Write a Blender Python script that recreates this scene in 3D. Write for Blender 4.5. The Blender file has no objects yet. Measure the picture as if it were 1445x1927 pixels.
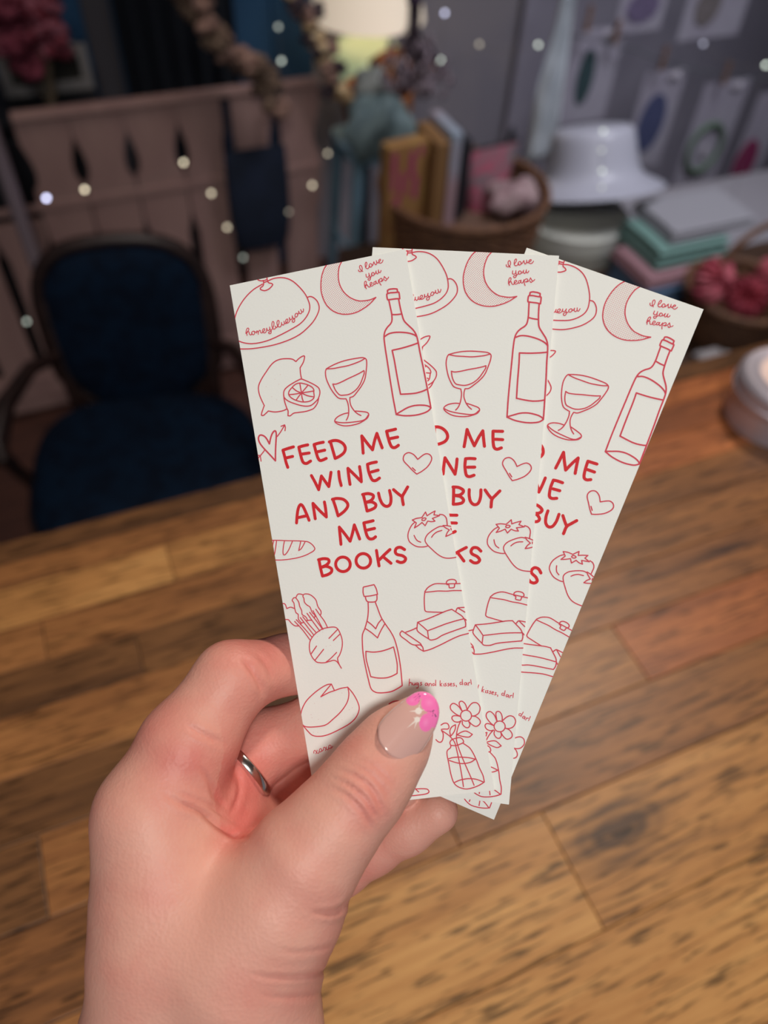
import bpy, math, random
import numpy as np
from mathutils import Vector, Matrix

# ---------------------------------------------------------------- camera frame
FPX = 1447.0
CX, CY = 722.5, 963.5
CAM = np.array([0.0, 0.0, 1.53])
_g = np.array([-77.0, -1217.0, -FPX]); _g /= np.linalg.norm(_g)
_up = -_g; _fw = np.array([0, 0, -1.0])
_Y = _fw - _up * _fw.dot(_up); _Y /= np.linalg.norm(_Y)
_X = np.cross(_Y, _up)
M = np.stack([_X, _Y, _up])            # world = M @ camera space
TH = math.radians(25.2)                 # the room stands turned to the camera
E1 = np.array([math.cos(TH), math.sin(TH), 0.0])
E2 = np.array([-math.sin(TH), math.cos(TH), 0.0])
TABLE_Z = 1.03

def cray(px, py):
    return np.array([(px - CX) / FPX, -(py - CY) / FPX, -1.0])
def cam_d(px, py, d):                   # world point at depth d along the optical axis
    return CAM + M @ (cray(px, py) * d)
def at_z(px, py, z):
    v = M @ cray(px, py); return CAM + v * (z - CAM[2]) / v[2]
def at_v(px, py, vd):                   # on the room plane at distance vd (along E2)
    v = M @ cray(px, py); return CAM + v * vd / v.dot(E2)
def depth_of(p):
    return -(M.T @ (np.array(p) - CAM))[2]
def room(u, v, z):
    return E1 * u + E2 * v + np.array([0, 0, z])
def uv_of(p):
    return float(np.dot(p, E1)), float(np.dot(p, E2))

S = bpy.context.scene
COL = S.collection
cd = bpy.data.cameras.new('camera'); cam = bpy.data.objects.new('camera', cd); COL.objects.link(cam)
cam.matrix_world = Matrix.Translation(Vector(CAM)) @ Matrix(M.tolist()).to_4x4()
cd.sensor_fit = 'HORIZONTAL'; cd.sensor_width = 9.8
cd.lens = 9.8 * FPX / 1445.0
cd.clip_start = 0.01; cd.clip_end = 50
cd.dof.use_dof = True
cd.dof.focus_distance = 0.216
cd.dof.aperture_fstop = cd.lens / 3.8
cd.dof.aperture_blades = 0
S.camera = cam
S.view_settings.view_transform = 'Standard'; S.view_settings.look = 'None'
S.view_settings.gamma = 1; S.view_settings.use_curve_mapping = False
S.view_settings.exposure = 0.0

w = bpy.data.worlds.new('world'); S.world = w; w.use_nodes = True
w.node_tree.nodes['Background'].inputs[0].default_value = (0.62, 0.66, 0.74, 1)
w.node_tree.nodes['Background'].inputs[1].default_value = 0.26

def area(name, loc, target, size, power, col, spread=180):
    l = bpy.data.lights.new(name, 'AREA'); l.shape = 'DISK'; l.size = size; l.energy = power; l.color = col
    l.spread = math.radians(spread)
    o = bpy.data.objects.new(name, l); COL.objects.link(o); o.location = Vector(loc)
    d = Vector(target) - Vector(loc); o.rotation_euler = d.to_track_quat('-Z', 'Y').to_euler(); return o
def spot(name, loc, target, ang, blend, power, col, radius):
    l = bpy.data.lights.new(name, 'SPOT'); l.energy = power; l.color = col; l.spot_size = math.radians(ang)
    l.spot_blend = blend; l.shadow_soft_size = radius
    o = bpy.data.objects.new(name, l); COL.objects.link(o); o.location = Vector(loc)
    d = Vector(target) - Vector(loc); o.rotation_euler = d.to_track_quat('-Z', 'Y').to_euler(); return o
# ceiling downlights over the counter, one over the display on the right, added fill spots above the viewer and over the fence
spot('counter_downlight', room(0.85, 0.75, 2.55), room(0.35, 0.2, 1.03), 62, 0.9, 62, (1.0, 0.88, 0.75), 0.09)
spot('viewer_fill', room(-0.25, -0.75, 2.55), room(0.0, 0.15, 1.25), 70, 1.0, 60, (1.0, 0.965, 0.93), 0.16)
spot('display_downlight', room(1.45, .80, 2.6), room(1.45, 1.65, 0.6), 72, 1.0, 140, (0.90, 0.91, 1.0), 0.40)
spot('fence_fill', room(0.1, 1.25, 2.6), room(0.15, 1.95, 0.6), 80, 1.0, 26, (1.0, 0.88, 0.82), 0.3)

# ---------------------------------------------------------------- helpers
def srgb(*c):
    if len(c) == 1: c = c[0]
    o = []
    for x in c[:3]:
        x /= 255.0; o.append(x / 12.92 if x <= 0.04045 else ((x + 0.055) / 1.055) ** 2.4)
    return (*o, 1.0)

def tag(o, label=None, cat=None, group=None, kind=None):
    if label: o['label'] = label
    if cat: o['category'] = cat
    if group: o['group'] = group
    if kind: o['kind'] = kind
    return o
def empty(name, loc, rz=0.0):
    o = bpy.data.objects.new(name, None); COL.objects.link(o); o.location = Vector(loc); o.rotation_euler = (0, 0, rz)
    o.empty_display_size = 0.02; return o

class MB:
    """collects geometry; build() links it as one mesh object"""
    def __init__(s): s.v = []; s.f = []
    def add(s, vs, fs):
        n = len(s.v); s.v += [tuple(map(float, p)) for p in vs]; s.f += [tuple(i + n for i in f) for f in fs]; return s
    def box(s, x0, x1, y0, y1, z0, z1):
        return s.add([(x0,y0,z0),(x1,y0,z0),(x1,y1,z0),(x0,y1,z0),(x0,y0,z1),(x1,y0,z1),(x1,y1,z1),(x0,y1,z1)],
                     [(0,3,2,1),(4,5,6,7),(0,1,5,4),(1,2,6,5),(2,3,7,6),(3,0,4,7)])
    def lathe(s, prof, n=40, c=(0, 0, 0), flute=0):
        vs = []; k = len(prof)
        for i in range(n):
            a = 2 * math.pi * i / n
            for r, z in prof: vs.append((c[0] + r * math.cos(a), c[1] + r * math.sin(a), c[2] + z))
        fs = []
        for i in range(n):
            j = (i + 1) % n
            for q in range(k - 1): fs.append((i*k+q, j*k+q, j*k+q+1, i*k+q+1))
        if prof[0][0] > 1e-6: fs.append(tuple(i * k for i in range(n))[::-1])
        if prof[-1][0] > 1e-6: fs.append(tuple(i * k + k - 1 for i in range(n)))
        return s.add(vs, fs)
    def tube(s, pts, r, n=10, closed=False):
        pts = [np.array(p, float) for p in pts]; m = len(pts)
        rr = r if isinstance(r, (list, tuple)) else [r] * m
        vs = []; ref = None
        for i in range(m):
            if closed: t = pts[(i+1) % m] - pts[i-1]
            else: t = pts[min(i+1, m-1)] - pts[max(i-1, 0)]
            t = t / (np.linalg.norm(t) + 1e-12)
            if ref is None:
                ref = np.cross(t, [0, 0, 1.0]) if abs(t[2]) < 0.9 else np.cross(t, [1.0, 0, 0])
            ref = ref - t * ref.dot(t); ref /= np.linalg.norm(ref) + 1e-12
            b = np.cross(t, ref)
            for k in range(n):
                a = 2 * math.pi * k / n; vs.append(pts[i] + rr[i] * (math.cos(a) * ref + math.sin(a) * b))
        fs = []
        for i in range(m if closed else m - 1):
            j = (i + 1) % m
            for k in range(n): fs.append((i*n+k, i*n+(k+1) % n, j*n+(k+1) % n, j*n+k))
        if not closed: fs.append(tuple(range(n))[::-1]); fs.append(tuple((m-1)*n+k for k in range(n)))
        return s.add(vs, fs)
    def prism(s, poly, axis, a0, a1):
        """poly: 2D list; axis 'x','y','z' the extrusion axis"""
        n = len(poly); vs = []
        for a in (a0, a1):
            for p, q in poly:
                vs.append({'x': (a, p, q), 'y': (p, a, q), 'z': (p, q, a)}[axis])
        fs = [tuple(range(n))[::-1], tuple(range(n, 2*n))] + [(i, (i+1) % n, n+(i+1) % n, n+i) for i in range(n)]
        return s.add(vs, fs)
    def blob(s, c, r, seed=0, amp=0.15, nu=14, nv=9):
        rnd = random.Random(seed); ph = [rnd.uniform(0, 6.3) for _ in range(6)]
        vs = []; fs = []
        for j in range(nv + 1):
            t = math.pi * j / nv
            for i in range(nu):
                a = 2 * math.pi * i / nu
                k = 1 + amp * (math.sin(3*a + ph[0]) * math.sin(2*t + ph[1]) + 0.6 * math.sin(5*a + ph[2] + 3*t))
                vs.append((c[0] + r[0]*k*math.sin(t)*math.cos(a), c[1] + r[1]*k*math.sin(t)*math.sin(a), c[2] + r[2]*k*math.cos(t)))
        for j in range(nv):
            for i in range(nu):
                fs.append((j*nu+i, (j+1)*nu+i, (j+1)*nu+(i+1) % nu, j*nu+(i+1) % nu))
        return s.add(vs, fs)
    def build(s, name, mt, parent=None, smooth=True, bevel=0, sub=0, loc=None, rz=0):
        me = bpy.data.meshes.new(name); me.from_pydata(s.v, [], s.f); me.validate(); me.update()
        if mt: me.materials.append(mt)
        if smooth: me.shade_smooth() if hasattr(me, 'shade_smooth') else None
        o = bpy.data.objects.new(name, me); COL.objects.link(o)
        if parent: o.parent = parent
        if loc is not None: o.location = Vector(loc)
        if rz: o.rotation_euler = (0, 0, rz)
        if bevel:
            m = o.modifiers.new('bevel', 'BEVEL'); m.width = bevel; m.segments = 2; m.limit_method = 'ANGLE'; m.angle_limit = math.radians(40)
            m.harden_normals = False
        if sub:
            m = o.modifiers.new('sub', 'SUBSURF'); m.levels = sub; m.render_levels = sub
        if smooth and not sub:
            try: me.set_sharp_from_angle(angle=math.radians(38))
            except Exception: pass
        return o

def mat(name, col, rough=0.6, metal=0.0, col2=None, nscale=20.0, ndist=0.5, bump=0.0, bscale=200.0, spec=0.5, sss=0.0,
        emit=None, estr=0.0, trans=0.0, stretch=(1, 1, 1), coat=0.0, sheen=0.0, alpha=1.0):
    m = bpy.data.materials.new(name); m.use_nodes = True; nt = m.node_tree; N = nt.nodes; L = nt.links
    b = N['Principled BSDF']
    b.inputs['Base Color'].default_value = col; b.inputs['Roughness'].default_value = rough; b.inputs['Metallic'].default_value = metal
    b.inputs['Specular IOR Level'].default_value = spec
    if coat: b.inputs['Coat Weight'].default_value = coat
    if sheen: b.inputs['Sheen Weight'].default_value = sheen
    if trans: b.inputs['Transmission Weight'].default_value = trans
    if alpha < 1: b.inputs['Alpha'].default_value = alpha
    if sss:
        b.inputs['Subsurface Weight'].default_value = sss; b.inputs['Subsurface Radius'].default_value = (1, .35, .2); b.inputs['Subsurface Scale'].default_value = 0.004
    if emit: b.inputs['Emission Color'].default_value = emit; b.inputs['Emission Strength'].default_value = estr
    tc = N.new('ShaderNodeTexCoord'); mp = N.new('ShaderNodeMapping'); mp.inputs['Scale'].default_value = stretch
    L.new(tc.outputs['Object'], mp.inputs['Vector'])
    if col2:
        n = N.new('ShaderNodeTexNoise'); n.inputs['Scale'].default_value = nscale; n.inputs['Detail'].default_value = 3; n.inputs['Distortion'].default_value = ndist
        L.new(mp.outputs['Vector'], n.inputs['Vector'])
        r = N.new('ShaderNodeValToRGB'); r.color_ramp.elements[0].position = .38; r.color_ramp.elements[1].position = .62
        r.color_ramp.elements[0].color = col; r.color_ramp.elements[1].color = col2
        L.new(n.outputs['Fac'], r.inputs['Fac']); L.new(r.outputs['Color'], b.inputs['Base Color'])
    if bump:
        n2 = N.new('ShaderNodeTexNoise'); n2.inputs['Scale'].default_value = bscale; n2.inputs['Detail'].default_value = 2
        L.new(mp.outputs['Vector'], n2.inputs['Vector'])
        bp = N.new('ShaderNodeBump'); bp.inputs['Strength'].default_value = bump; bp.inputs['Distance'].default_value = 0.001
        L.new(n2.outputs['Fac'], bp.inputs['Height']); L.new(bp.outputs['Normal'], b.inputs['Normal'])
    return m
# ---------------------------------------------------------------- room shell
RZ = TH
Mwall = mat('wall_paint_grey', srgb(128, 124, 134), .85, col2=srgb(140, 134, 140), nscale=3, bump=.2, bscale=80)
Mwallb = mat('wall_paint_blue', srgb(36, 78, 116), .8, col2=srgb(30, 68, 104), nscale=4, bump=.2, bscale=80)
Mfloor = mat('dark_floorboards', srgb(96, 60, 48), .6, col2=srgb(70, 44, 38), nscale=6, stretch=(1, 12, 1))
Mceil = mat('ceiling_paint', srgb(190, 186, 180), .9)
Msideboard = mat('dark_wood_display', srgb(84, 62, 48), .5, col2=srgb(62, 44, 34), nscale=8, stretch=(1, 14, 14))

def rbox(name, u0, u1, v0, v1, z0, z1, m, kind='structure', bevel=0):
    o = MB().box(u0, u1, v0, v1, z0, z1).build(name, m, smooth=False, bevel=bevel); o.rotation_euler = (0, 0, RZ)
    if kind: o['kind'] = kind
    return o
WB = 2.35
rbox('floor', -2.6, 3.2, -1.6, WB + .1, -.05, 0, Mfloor)
rbox('ceiling', -2.6, 3.2, -1.6, WB + .1, 2.75, 2.8, Mceil)
ub = uv_of(at_v(880, 200, WB))[0]
rbox('wall_back', -2.6, 3.2, WB, WB + .1, 0, 2.75, Mwall)
rbox('wall_left', -2.7, -2.6, -1.6, WB + .1, 0, 2.75, Mwall)
rbox('wall_right', 3.2, 3.3, -1.6, WB + .1, 0, 2.75, Mwall)
# blue tongue and groove panelling on the left part of the back wall
pan = empty('wall_panelling', room(0, 0, 0), RZ); pan['kind'] = 'structure'
ul = -1.5; k = 0
while ul < ub - .55:
    MB().box(ul, ul + .118, WB - .02, WB - .002, .02, 2.7).build('panel', Mwallb, pan, smooth=False, bevel=.004); ul += .12; k += 1

# ---------------------------------------------------------------- counter top of planks
def wood_mat(name, light, mid, dark, knots=()):
    m = bpy.data.materials.new(name); m.use_nodes = True; nt = m.node_tree; N = nt.nodes; L = nt.links; b = N['Principled BSDF']
    def nd(t, **kw):
        n = N.new(t)
        for k_, v_ in kw.items(): setattr(n, k_, v_)
        return n
    def math_(op, a, bb, clamp=False):
        n = nd('ShaderNodeMath', operation=op, use_clamp=clamp)
        for i, x in enumerate((a, bb)):
            if isinstance(x, (int, float)): n.inputs[i].default_value = x
            elif x is not None: L.new(x, n.inputs[i])
        return n.outputs[0]
    tc = nd('ShaderNodeTexCoord'); oi = nd('ShaderNodeObjectInfo')
    off = nd('ShaderNodeVectorMath', operation='SCALE'); off.inputs[0].default_value = (3.1, 1.7, 0.4); L.new(oi.outputs['Random'], off.inputs['Scale'])
    add = nd('ShaderNodeVectorMath', operation='ADD'); L.new(tc.outputs['Object'], add.inputs[0]); L.new(off.outputs[0], add.inputs[1])
    vec = add.outputs[0]
    # knots bend the grain around them
    kd = None
    for (kx, ky, kr) in knots:
        sub = nd('ShaderNodeVectorMath', operation='SUBTRACT'); L.new(tc.outputs['Object'], sub.inputs[0]); sub.inputs[1].default_value = (kx, ky, 0)
        ml = nd('ShaderNodeVectorMath', operation='MULTIPLY'); L.new(sub.outputs[0], ml.inputs[0]); ml.inputs[1].default_value = (1 / kr[0], 1 / kr[1], 0)
        ln = nd('ShaderNodeVectorMath', operation='LENGTH'); L.new(ml.outputs[0], ln.inputs[0])
        kd = ln.outputs['Value'] if kd is None else math_('MINIMUM', kd, ln.outputs['Value'])
    def noise(scale, st, detail=4, dist=0.0, rough=.55):
        mp = nd('ShaderNodeMapping'); mp.inputs['Scale'].default_value = st; L.new(vec, mp.inputs['Vector'])
        n = nd('ShaderNodeTexNoise'); n.inputs['Scale'].default_value = scale; n.inputs['Detail'].default_value = detail
        n.inputs['Distortion'].default_value = dist; n.inputs['Roughness'].default_value = rough
        L.new(mp.outputs[0], n.inputs['Vector']); return n.outputs['Fac']
    broad = noise(9, (.45, 3.2, 1), 3, .8)
    fine = noise(60, (.16, 3, 1), 4, .3)
    pore = noise(360, (.09, 1.2, 1), 2, .35)
    t = math_('ADD', math_('MULTIPLY', broad, .58), math_('MULTIPLY', fine, .55))
    t = math_('ADD', t, math_('MULTIPLY', math_('SUBTRACT', oi.outputs['Random'], .5), .20))
    if kd is not None:
        w2 = math_('SINE', math_('MULTIPLY', kd, 9.0), None)
        fall = math_('SUBTRACT', 1.0, math_('MULTIPLY', kd, .42), True)
        t = math_('SUBTRACT', t, math_('MULTIPLY', fall, math_('ADD', .30, math_('MULTIPLY', w2, .06))))
    r = nd('ShaderNodeValToRGB'); cr = r.color_ramp
    cr.elements[0].position = .30; cr.elements[0].color = dark; cr.elements[1].position = .82; cr.elements[1].color = light
    e = cr.elements.new(.54); e.color = mid
    L.new(t, r.inputs['Fac'])
    pr = nd('ShaderNodeMapRange'); pr.inputs['From Min'].default_value = .36; pr.inputs['From Max'].default_value = .46; pr.inputs['To Min'].default_value = .22; pr.inputs['To Max'].default_value = 1
    L.new(pore, pr.inputs['Value'])
    mx = nd('ShaderNodeMix', data_type='RGBA', blend_type='MULTIPLY'); mx.inputs['Factor'].default_value = .9
    L.new(r.outputs['Color'], mx.inputs['A']); L.new(pr.outputs[0], mx.inputs['B'])
    L.new(mx.outputs['Result'], b.inputs['Base Color'])
    b.inputs['Roughness'].default_value = .42; b.inputs['Specular IOR Level'].default_value = .35
    bp = nd('ShaderNodeBump'); bp.inputs['Strength'].default_value = .25; bp.inputs['Distance'].default_value = .0004
    L.new(pore, bp.inputs['Height']); L.new(bp.outputs['Normal'], b.inputs['Normal'])
    return m
LT, MD, DK = srgb(196, 146, 88), srgb(158, 108, 62), srgb(98, 64, 38)
woods = [wood_mat('acacia_gold', srgb(206, 156, 96), srgb(176, 124, 72), srgb(116, 78, 46)),
         wood_mat('acacia_brown', srgb(176, 122, 72), srgb(140, 92, 54), srgb(86, 56, 36)),
         wood_mat('acacia_dark', srgb(132, 90, 54), srgb(96, 64, 40), srgb(58, 40, 28)),
         wood_mat('acacia_red', srgb(188, 116, 68), srgb(150, 88, 52), srgb(98, 58, 38))]
counter = empty('wooden_counter', room(0.2, 0.15, 0), RZ)
tag(counter, 'wooden counter top of golden brown acacia planks with dark grain streaks', 'counter')
V_EDGES = [-.25, -.19, -.112, -.036, .038, .112, .165, .215, .258, .302, .338, .374, .412, .436, .458]
rnd = random.Random(5)
#                 rows from near to far: list of joints in u and tone per plank
rows = {3: ([-.9, -.35, .05, .42, .9, 1.6], [1, 0, 0, 1, 0]),
        4: ([-.9, -.42, -.03, .1785, .62, 1.1, 1.6], [2, 1, 0, 'k1', 1, 0]),
        5: ([-.9, -.3, .12, .55, 1.05, 1.6], [1, 1, 1, 1, 1]),
        6: ([-.9, -.45, -.12, .30, .70, 1.2, 1.6], [2, 2, 1, 3, 3, 1]),
        7: ([-.9, -.2, .15, .52, 1.0, 1.6], [1, 2, 'k2', 3, 1]),
        8: ([-.9, -.33, .28, .75, 1.2, 1.6], [2, 1, 1, 3, 1]),
        9: ([-.9, -.038, .24, .6, 1.0, 1.6], [2, 2, 1, 3, 1]),
        10: ([-.9, -.1, .38, .85, 1.6], [1, 1, 3, 3]),
        11: ([-.9, .0, .45, .9, 1.6], [0, 0, 3, 3]),
        12: ([-.9, -.25, .3, .8, 1.6], [1, 1, 3, 1]),
        13: ([-.9, .2, .7, 1.6], [2, 2, 3])}
ku, kv = uv_of(at_z(1168, 1562, TABLE_Z)); k2u, k2v = uv_of(at_z(1085, 1258, TABLE_Z))
for i in range(len(V_EDGES) - 1):
    v0, v1 = V_EDGES[i], V_EDGES[i+1]
    js, tn = rows.get(i, ([-.9, -.3, .2, .7, 1.2, 1.6], [1, 0, 1, 0, 1]))
    for a, c, t in zip(js, js[1:], tn):
        cu, cv = (a + c) / 2, (v0 + v1) / 2
        if t == 'k1': m = wood_mat('acacia_knot', srgb(206, 156, 96), srgb(176, 124, 72), srgb(84, 60, 44), [(ku - cu, kv - cv, (.019, .0095))])
        elif t == 'k2': m = wood_mat('acacia_streak', srgb(188, 130, 78), srgb(150, 98, 58), srgb(66, 42, 34), [(k2u - cu, k2v - cv, (.040, .0065))])
        else: m = woods[t]
        hx, hy = (c - a) / 2 - .00025, (v1 - v0) / 2 - .00025
        p = MB().box(-hx, hx, -hy, hy, -.032, 0).build('plank', m, counter, smooth=False, bevel=.0005)
        p.location = (cu - .2, cv - .15, TABLE_Z + rnd.uniform(-.00015, 0))
Mleg = woods[2]
for (a, c) in ((-.8, -.17), (1.45, -.17), (-.8, .36), (1.45, .36)):
    MB().box(a - .03 - .2, a + .03 - .2, c - .03 - .15, c + .03 - .15, 0, TABLE_Z - .08).build('leg', Mleg, counter, smooth=False, bevel=.004)
f_ = MB(); f_.box(-1.04, 1.29, -.35, -.33, TABLE_Z - .115, TABLE_Z - .0325); f_.box(-1.04, 1.29, .22, .24, TABLE_Z - .115, TABLE_Z - .0325)
f_.box(-1.04, -1.02, -.33, .22, TABLE_Z - .115, TABLE_Z - .0325); f_.box(1.27, 1.29, -.33, .22, TABLE_Z - .115, TABLE_Z - .0325)
f_.build('apron', Mleg, counter, smooth=False)
# ---------------------------------------------------------------- bookmarks and their print
ART = {}
def crop(k, ox, oy, s, wd, txt):
    """pen strokes read off the printed card, '!' marks a corner; each line is 'width? x,y x,y ...'"""
    for ln in txt.strip().splitlines():
        ln = ln.strip()
        if not ln: continue
        wdt = wd
        if ln[0] == '@': w_, ln = ln.split(None, 1); wdt = float(w_[1:])
        if ln[0] == 'o':
            cx, cy, r = map(float, ln[1:].split(',')); pts = [(cx + r*math.cos(a), cy + r*math.sin(a), 0) for a in np.linspace(0, 2*math.pi, 33)]
        elif ln[0] == '.':
            for q in ln[1:].split():
                x, y = map(float, q.split(',')); ART.setdefault(k, []).append((.9, [(ox + x/s, oy + y/s, 0)]))
            continue
        else:
            pts = []
            for q in ln.split():
                c = q.endswith('!'); x, y = map(float, q.rstrip('!').split(',')); pts.append((x, y, c))
        ART.setdefault(k, []).append((wdt, [(ox + x/s, oy + y/s, c) for x, y, c in pts]))
crop('art', 430, 460, 7.225, 2.3, """
72,1040 95,950 140,850 220,730 330,620 460,540
530,500 600,468 690,452 780,460 870,500 960,580 1040,680 1085,780 1098,850 1085,920 1040,1000 970,1075 870,1140 720,1220 560,1295 430,1335 300,1352 200,1340 130,1315 90,1290
1070,720 1105,710 1150,725 1200,775 1225,850 1210,930 1150,1040 1060,1140 950,1230 800,1305 620,1365 450,1400 300,1420 180,1424 100,1420
470,490 478,520 470,560 435,590 432,610 460,625 500,628 550,605 590,565 600,545 580,530 545,522 530,495 522,450
385,440 400,480 440,495 480,492 520,478
475,520 520,505""")
crop('art', 590, 460, 7.225, 2.2, """
190,262 150,320 115,410 98,520 100,640 130,750 180,840 260,910 350,945 450,952 560,930 660,880 750,815 840,722
840,722 760,755 680,768 600,768 500,730 420,665 370,590 340,500 335,400 350,300 385,230""")
MOON = [(590 + x/7.225, 460 + y/7.225) for x, y in [(210,200),(190,262),(150,320),(115,410),(98,520),(100,640),(130,750),(180,840),(260,910),(350,945),(450,952),(560,930),(660,880),(750,815),(840,722),(760,755),(680,768),(600,768),(500,730),(420,665),(370,590),(340,500),(335,400),(350,300),(385,230),(400,190)]]
crop('lettering', 665, 480, 19.267, 1.7, """
175,540 185,580 230,605 285,590 310,540 315,480 295,410 255,375 220,400 222,460 250,530 300,580 335,595
445,440 475,380 487,310 478,275 455,262 428,300 425,380 440,450 470,490 515,495 560,455 590,400
640,320 595,320 565,370 570,420 615,445 660,415 675,365 640,320
660,380 700,370 720,290 740,245! 760,300 800,355 835,330 840,260 828,205! 840,250 880,290
890,295 930,240 980,200 975,155 935,165 912,220 930,280 980,295 1030,270 1058,220 1065,180
445,695! 450,750 465,800 520,800 560,750 550,660! 565,720 600,800 605,880 560,920 520,890 535,850 600,820 650,760 660,680
700,635 655,660 648,720 690,755 740,725 745,660 700,635
745,690 785,690 800,620 815,575! 815,630 850,685 890,660 900,540! 905,600 935,645 975,620 992,560
410,1180 388,1080 390,990 425,950 458,990 445,1070 415,1130
410,1100 430,1180 455,1225
420,1150 460,1090 490,1085 510,1130 550,1165 590,1150 610,1100
595,1090 650,1060 665,1010 625,995 590,1040 600,1110 650,1130 700,1100 730,1050
800,960 740,980 725,1040 770,1070 800,1010 805,940! 815,1010 850,1040 890,1010
885,1020 900,900! 930,990 960,1060 990,1095
915,940 960,860 1010,850 1030,900 990,960 960,965! 1010,960 1060,920 1090,860 1105,780! 1150,830 1190,870 1185,920 1150,935 1115,905
1190,890 1240,850 1262,800""")
crop('lettering', 455, 575, 11.56, 1.75, """
75,610 85,540 105,500 130,495 140,525 110,570 80,610
85,590 95,620 100,655
90,605 120,575 145,580 150,620 180,645 210,610
240,560 205,580 200,620 235,640 265,610 262,570 240,560
255,575 300,580 312,560
305,605 315,555! 330,560 340,590 345,630
343,590 365,545 390,550 395,590 420,600 450,570
440,575 480,545 482,510 450,515 435,560 455,595 490,595 520,560 528,495! 540,540 575,545 595,510 590,470! 605,530 625,560 615,610 580,615 565,590 600,570 650,510
650,510 680,440 685,370 660,350 642,390 645,460 665,510 700,515 725,480 710,450! 740,485 770,440 795,390 795,335 770,330 750,370 760,430 790,470 825,465 850,420 848,370! 855,410 885,430 910,400 905,345! 920,395 950,395
945,385 985,345 985,300 955,305 940,350 960,385 1000,375 1030,330 1020,265! 1045,310 1080,290 1085,225! 1095,270 1130,290 1135,345 1105,370 1080,345 1100,310 1150,270
1150,200 1145,240 1180,250 1205,215 1195,175 1165,175 1150,200
1200,200 1225,175 1225,125! 1240,170 1275,180 1290,140 1268,90! 1290,130 1320,145 1330,110 1328,75""")
crop('art', 470, 660, 9.633, 2.3, """
640,1060 580,1090 480,1112 400,1115 305,1098! 260,1140 215,1178 180,1175 185,1130 205,1070 232,1000! 190,910 150,810 130,700 145,610 200,500 280,380 350,280 420,210 500,168 600,150 740,155 815,200! 870,145 920,112 965,98 970,135 945,220 888,315! 895,420 912,515
912,520 860,535 760,590 660,655 600,720 585,790 600,860 670,920 780,965 900,1000 1000,1012 1080,995 1150,940 1210,870 1240,770 1225,690 1170,640 1080,590 980,545 912,520
585,800 600,920 640,1050 662,1100 658,1185! 700,1185 760,1140 850,1125 960,1110 1060,1082 1130,1045 1190,960 1215,870
875,592 800,615 730,680 680,750 680,810 730,865 820,910 930,935 1040,925 1110,885 1135,840 1130,760 1130,710 1090,660 1010,620 940,600 875,592
880,600 908,772
1020,640 908,772
1120,738 908,772
1115,840 1010,820 908,772
938,925 918,860 908,772
810,900 860,830 908,772
690,803 800,790 908,772
745,675 820,735 908,772
.528,438 430,523 502,614 270,656 368,838 460,895""")
crop('art', 590, 660, 9.633, 2.3, """
205,335 190,390 200,500 250,630 310,740 390,840 440,872 500,878 555,878! 585,950 600,1050 598,1150 580,1220 555,1265
905,140 932,170 938,250 925,380 900,520 840,640 760,750 690,830 625,855! 625,930 645,1010 700,1095 760,1150 820,1182
205,335 300,280 420,225 560,180 720,148 850,130 910,142! 830,190 720,235 600,275 450,305 330,328 205,335
320,610! 380,610 480,570 600,510 720,455 820,405 885,365! 890,410 860,500 820,600 760,690 680,760 600,800 520,812 455,812 410,780 360,710 320,610
585,1135 500,1155 400,1205 348,1265 360,1310 430,1350 530,1370 650,1360 780,1325 880,1270 940,1220 962,1160 930,1125 840,1110 720,1100
352,1290 430,1308 540,1312 680,1300 820,1280 900,1245 955,1170""")
crop('art', 700, 530, 7.408, 2.9, """
210,165! 208,125! 240,108 300,102 342,105! 350,150! 300,155 250,158 210,168
210,168! 198,180 203,235 210,255! 260,250 320,242 378,240! 372,180 365,150 350,150
225,258 245,360 262,450 265,540 245,590 200,640 165,700 152,780 165,920 190,1100 225,1350 265,1620 305,1850
362,245 380,350 405,460 435,550 500,620 560,680 600,750 625,850 650,1000 690,1200 735,1450 770,1650 790,1765
265,462 330,462 395,455
158,770 220,730 300,712 400,710 500,722 570,745 600,765
620,860 520,895 400,930 262,962! 290,1100 330,1350 370,1575! 480,1570 580,1560 670,1535 740,1505
305,1855 380,1810 470,1760 570,1732 680,1728 750,1740 792,1765! 740,1815 650,1850 550,1870 420,1875 305,1858""")
crop('slogan', 470, 790, 8.028, 5.8, """
625,415 540,440 465,465! 490,560 510,650 535,725
520,580 610,560
840,385 770,400 705,420! 725,510 750,610 775,655 820,665 880,630
745,525 860,508
1075,345 1000,360 935,380! 960,480 990,580 1020,620 1060,615 1115,590
985,490 1095,465
1165,340 1230,320 1300,325 1370,365 1405,430 1385,500 1320,555 1250,590! 1220,480 1185,350""")
crop('slogan', 640, 790, 8.028, 5.8, """
308,510 300,380 290,250! 370,360 450,460! 480,330 518,212! 555,320 595,430
800,148 730,165 665,180! 685,270 715,370 745,420 790,425 840,392
720,290 830,268
505,645 430,660 370,680! 385,780 415,870 445,920 490,925 548,888
430,795 530,768""")
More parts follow.
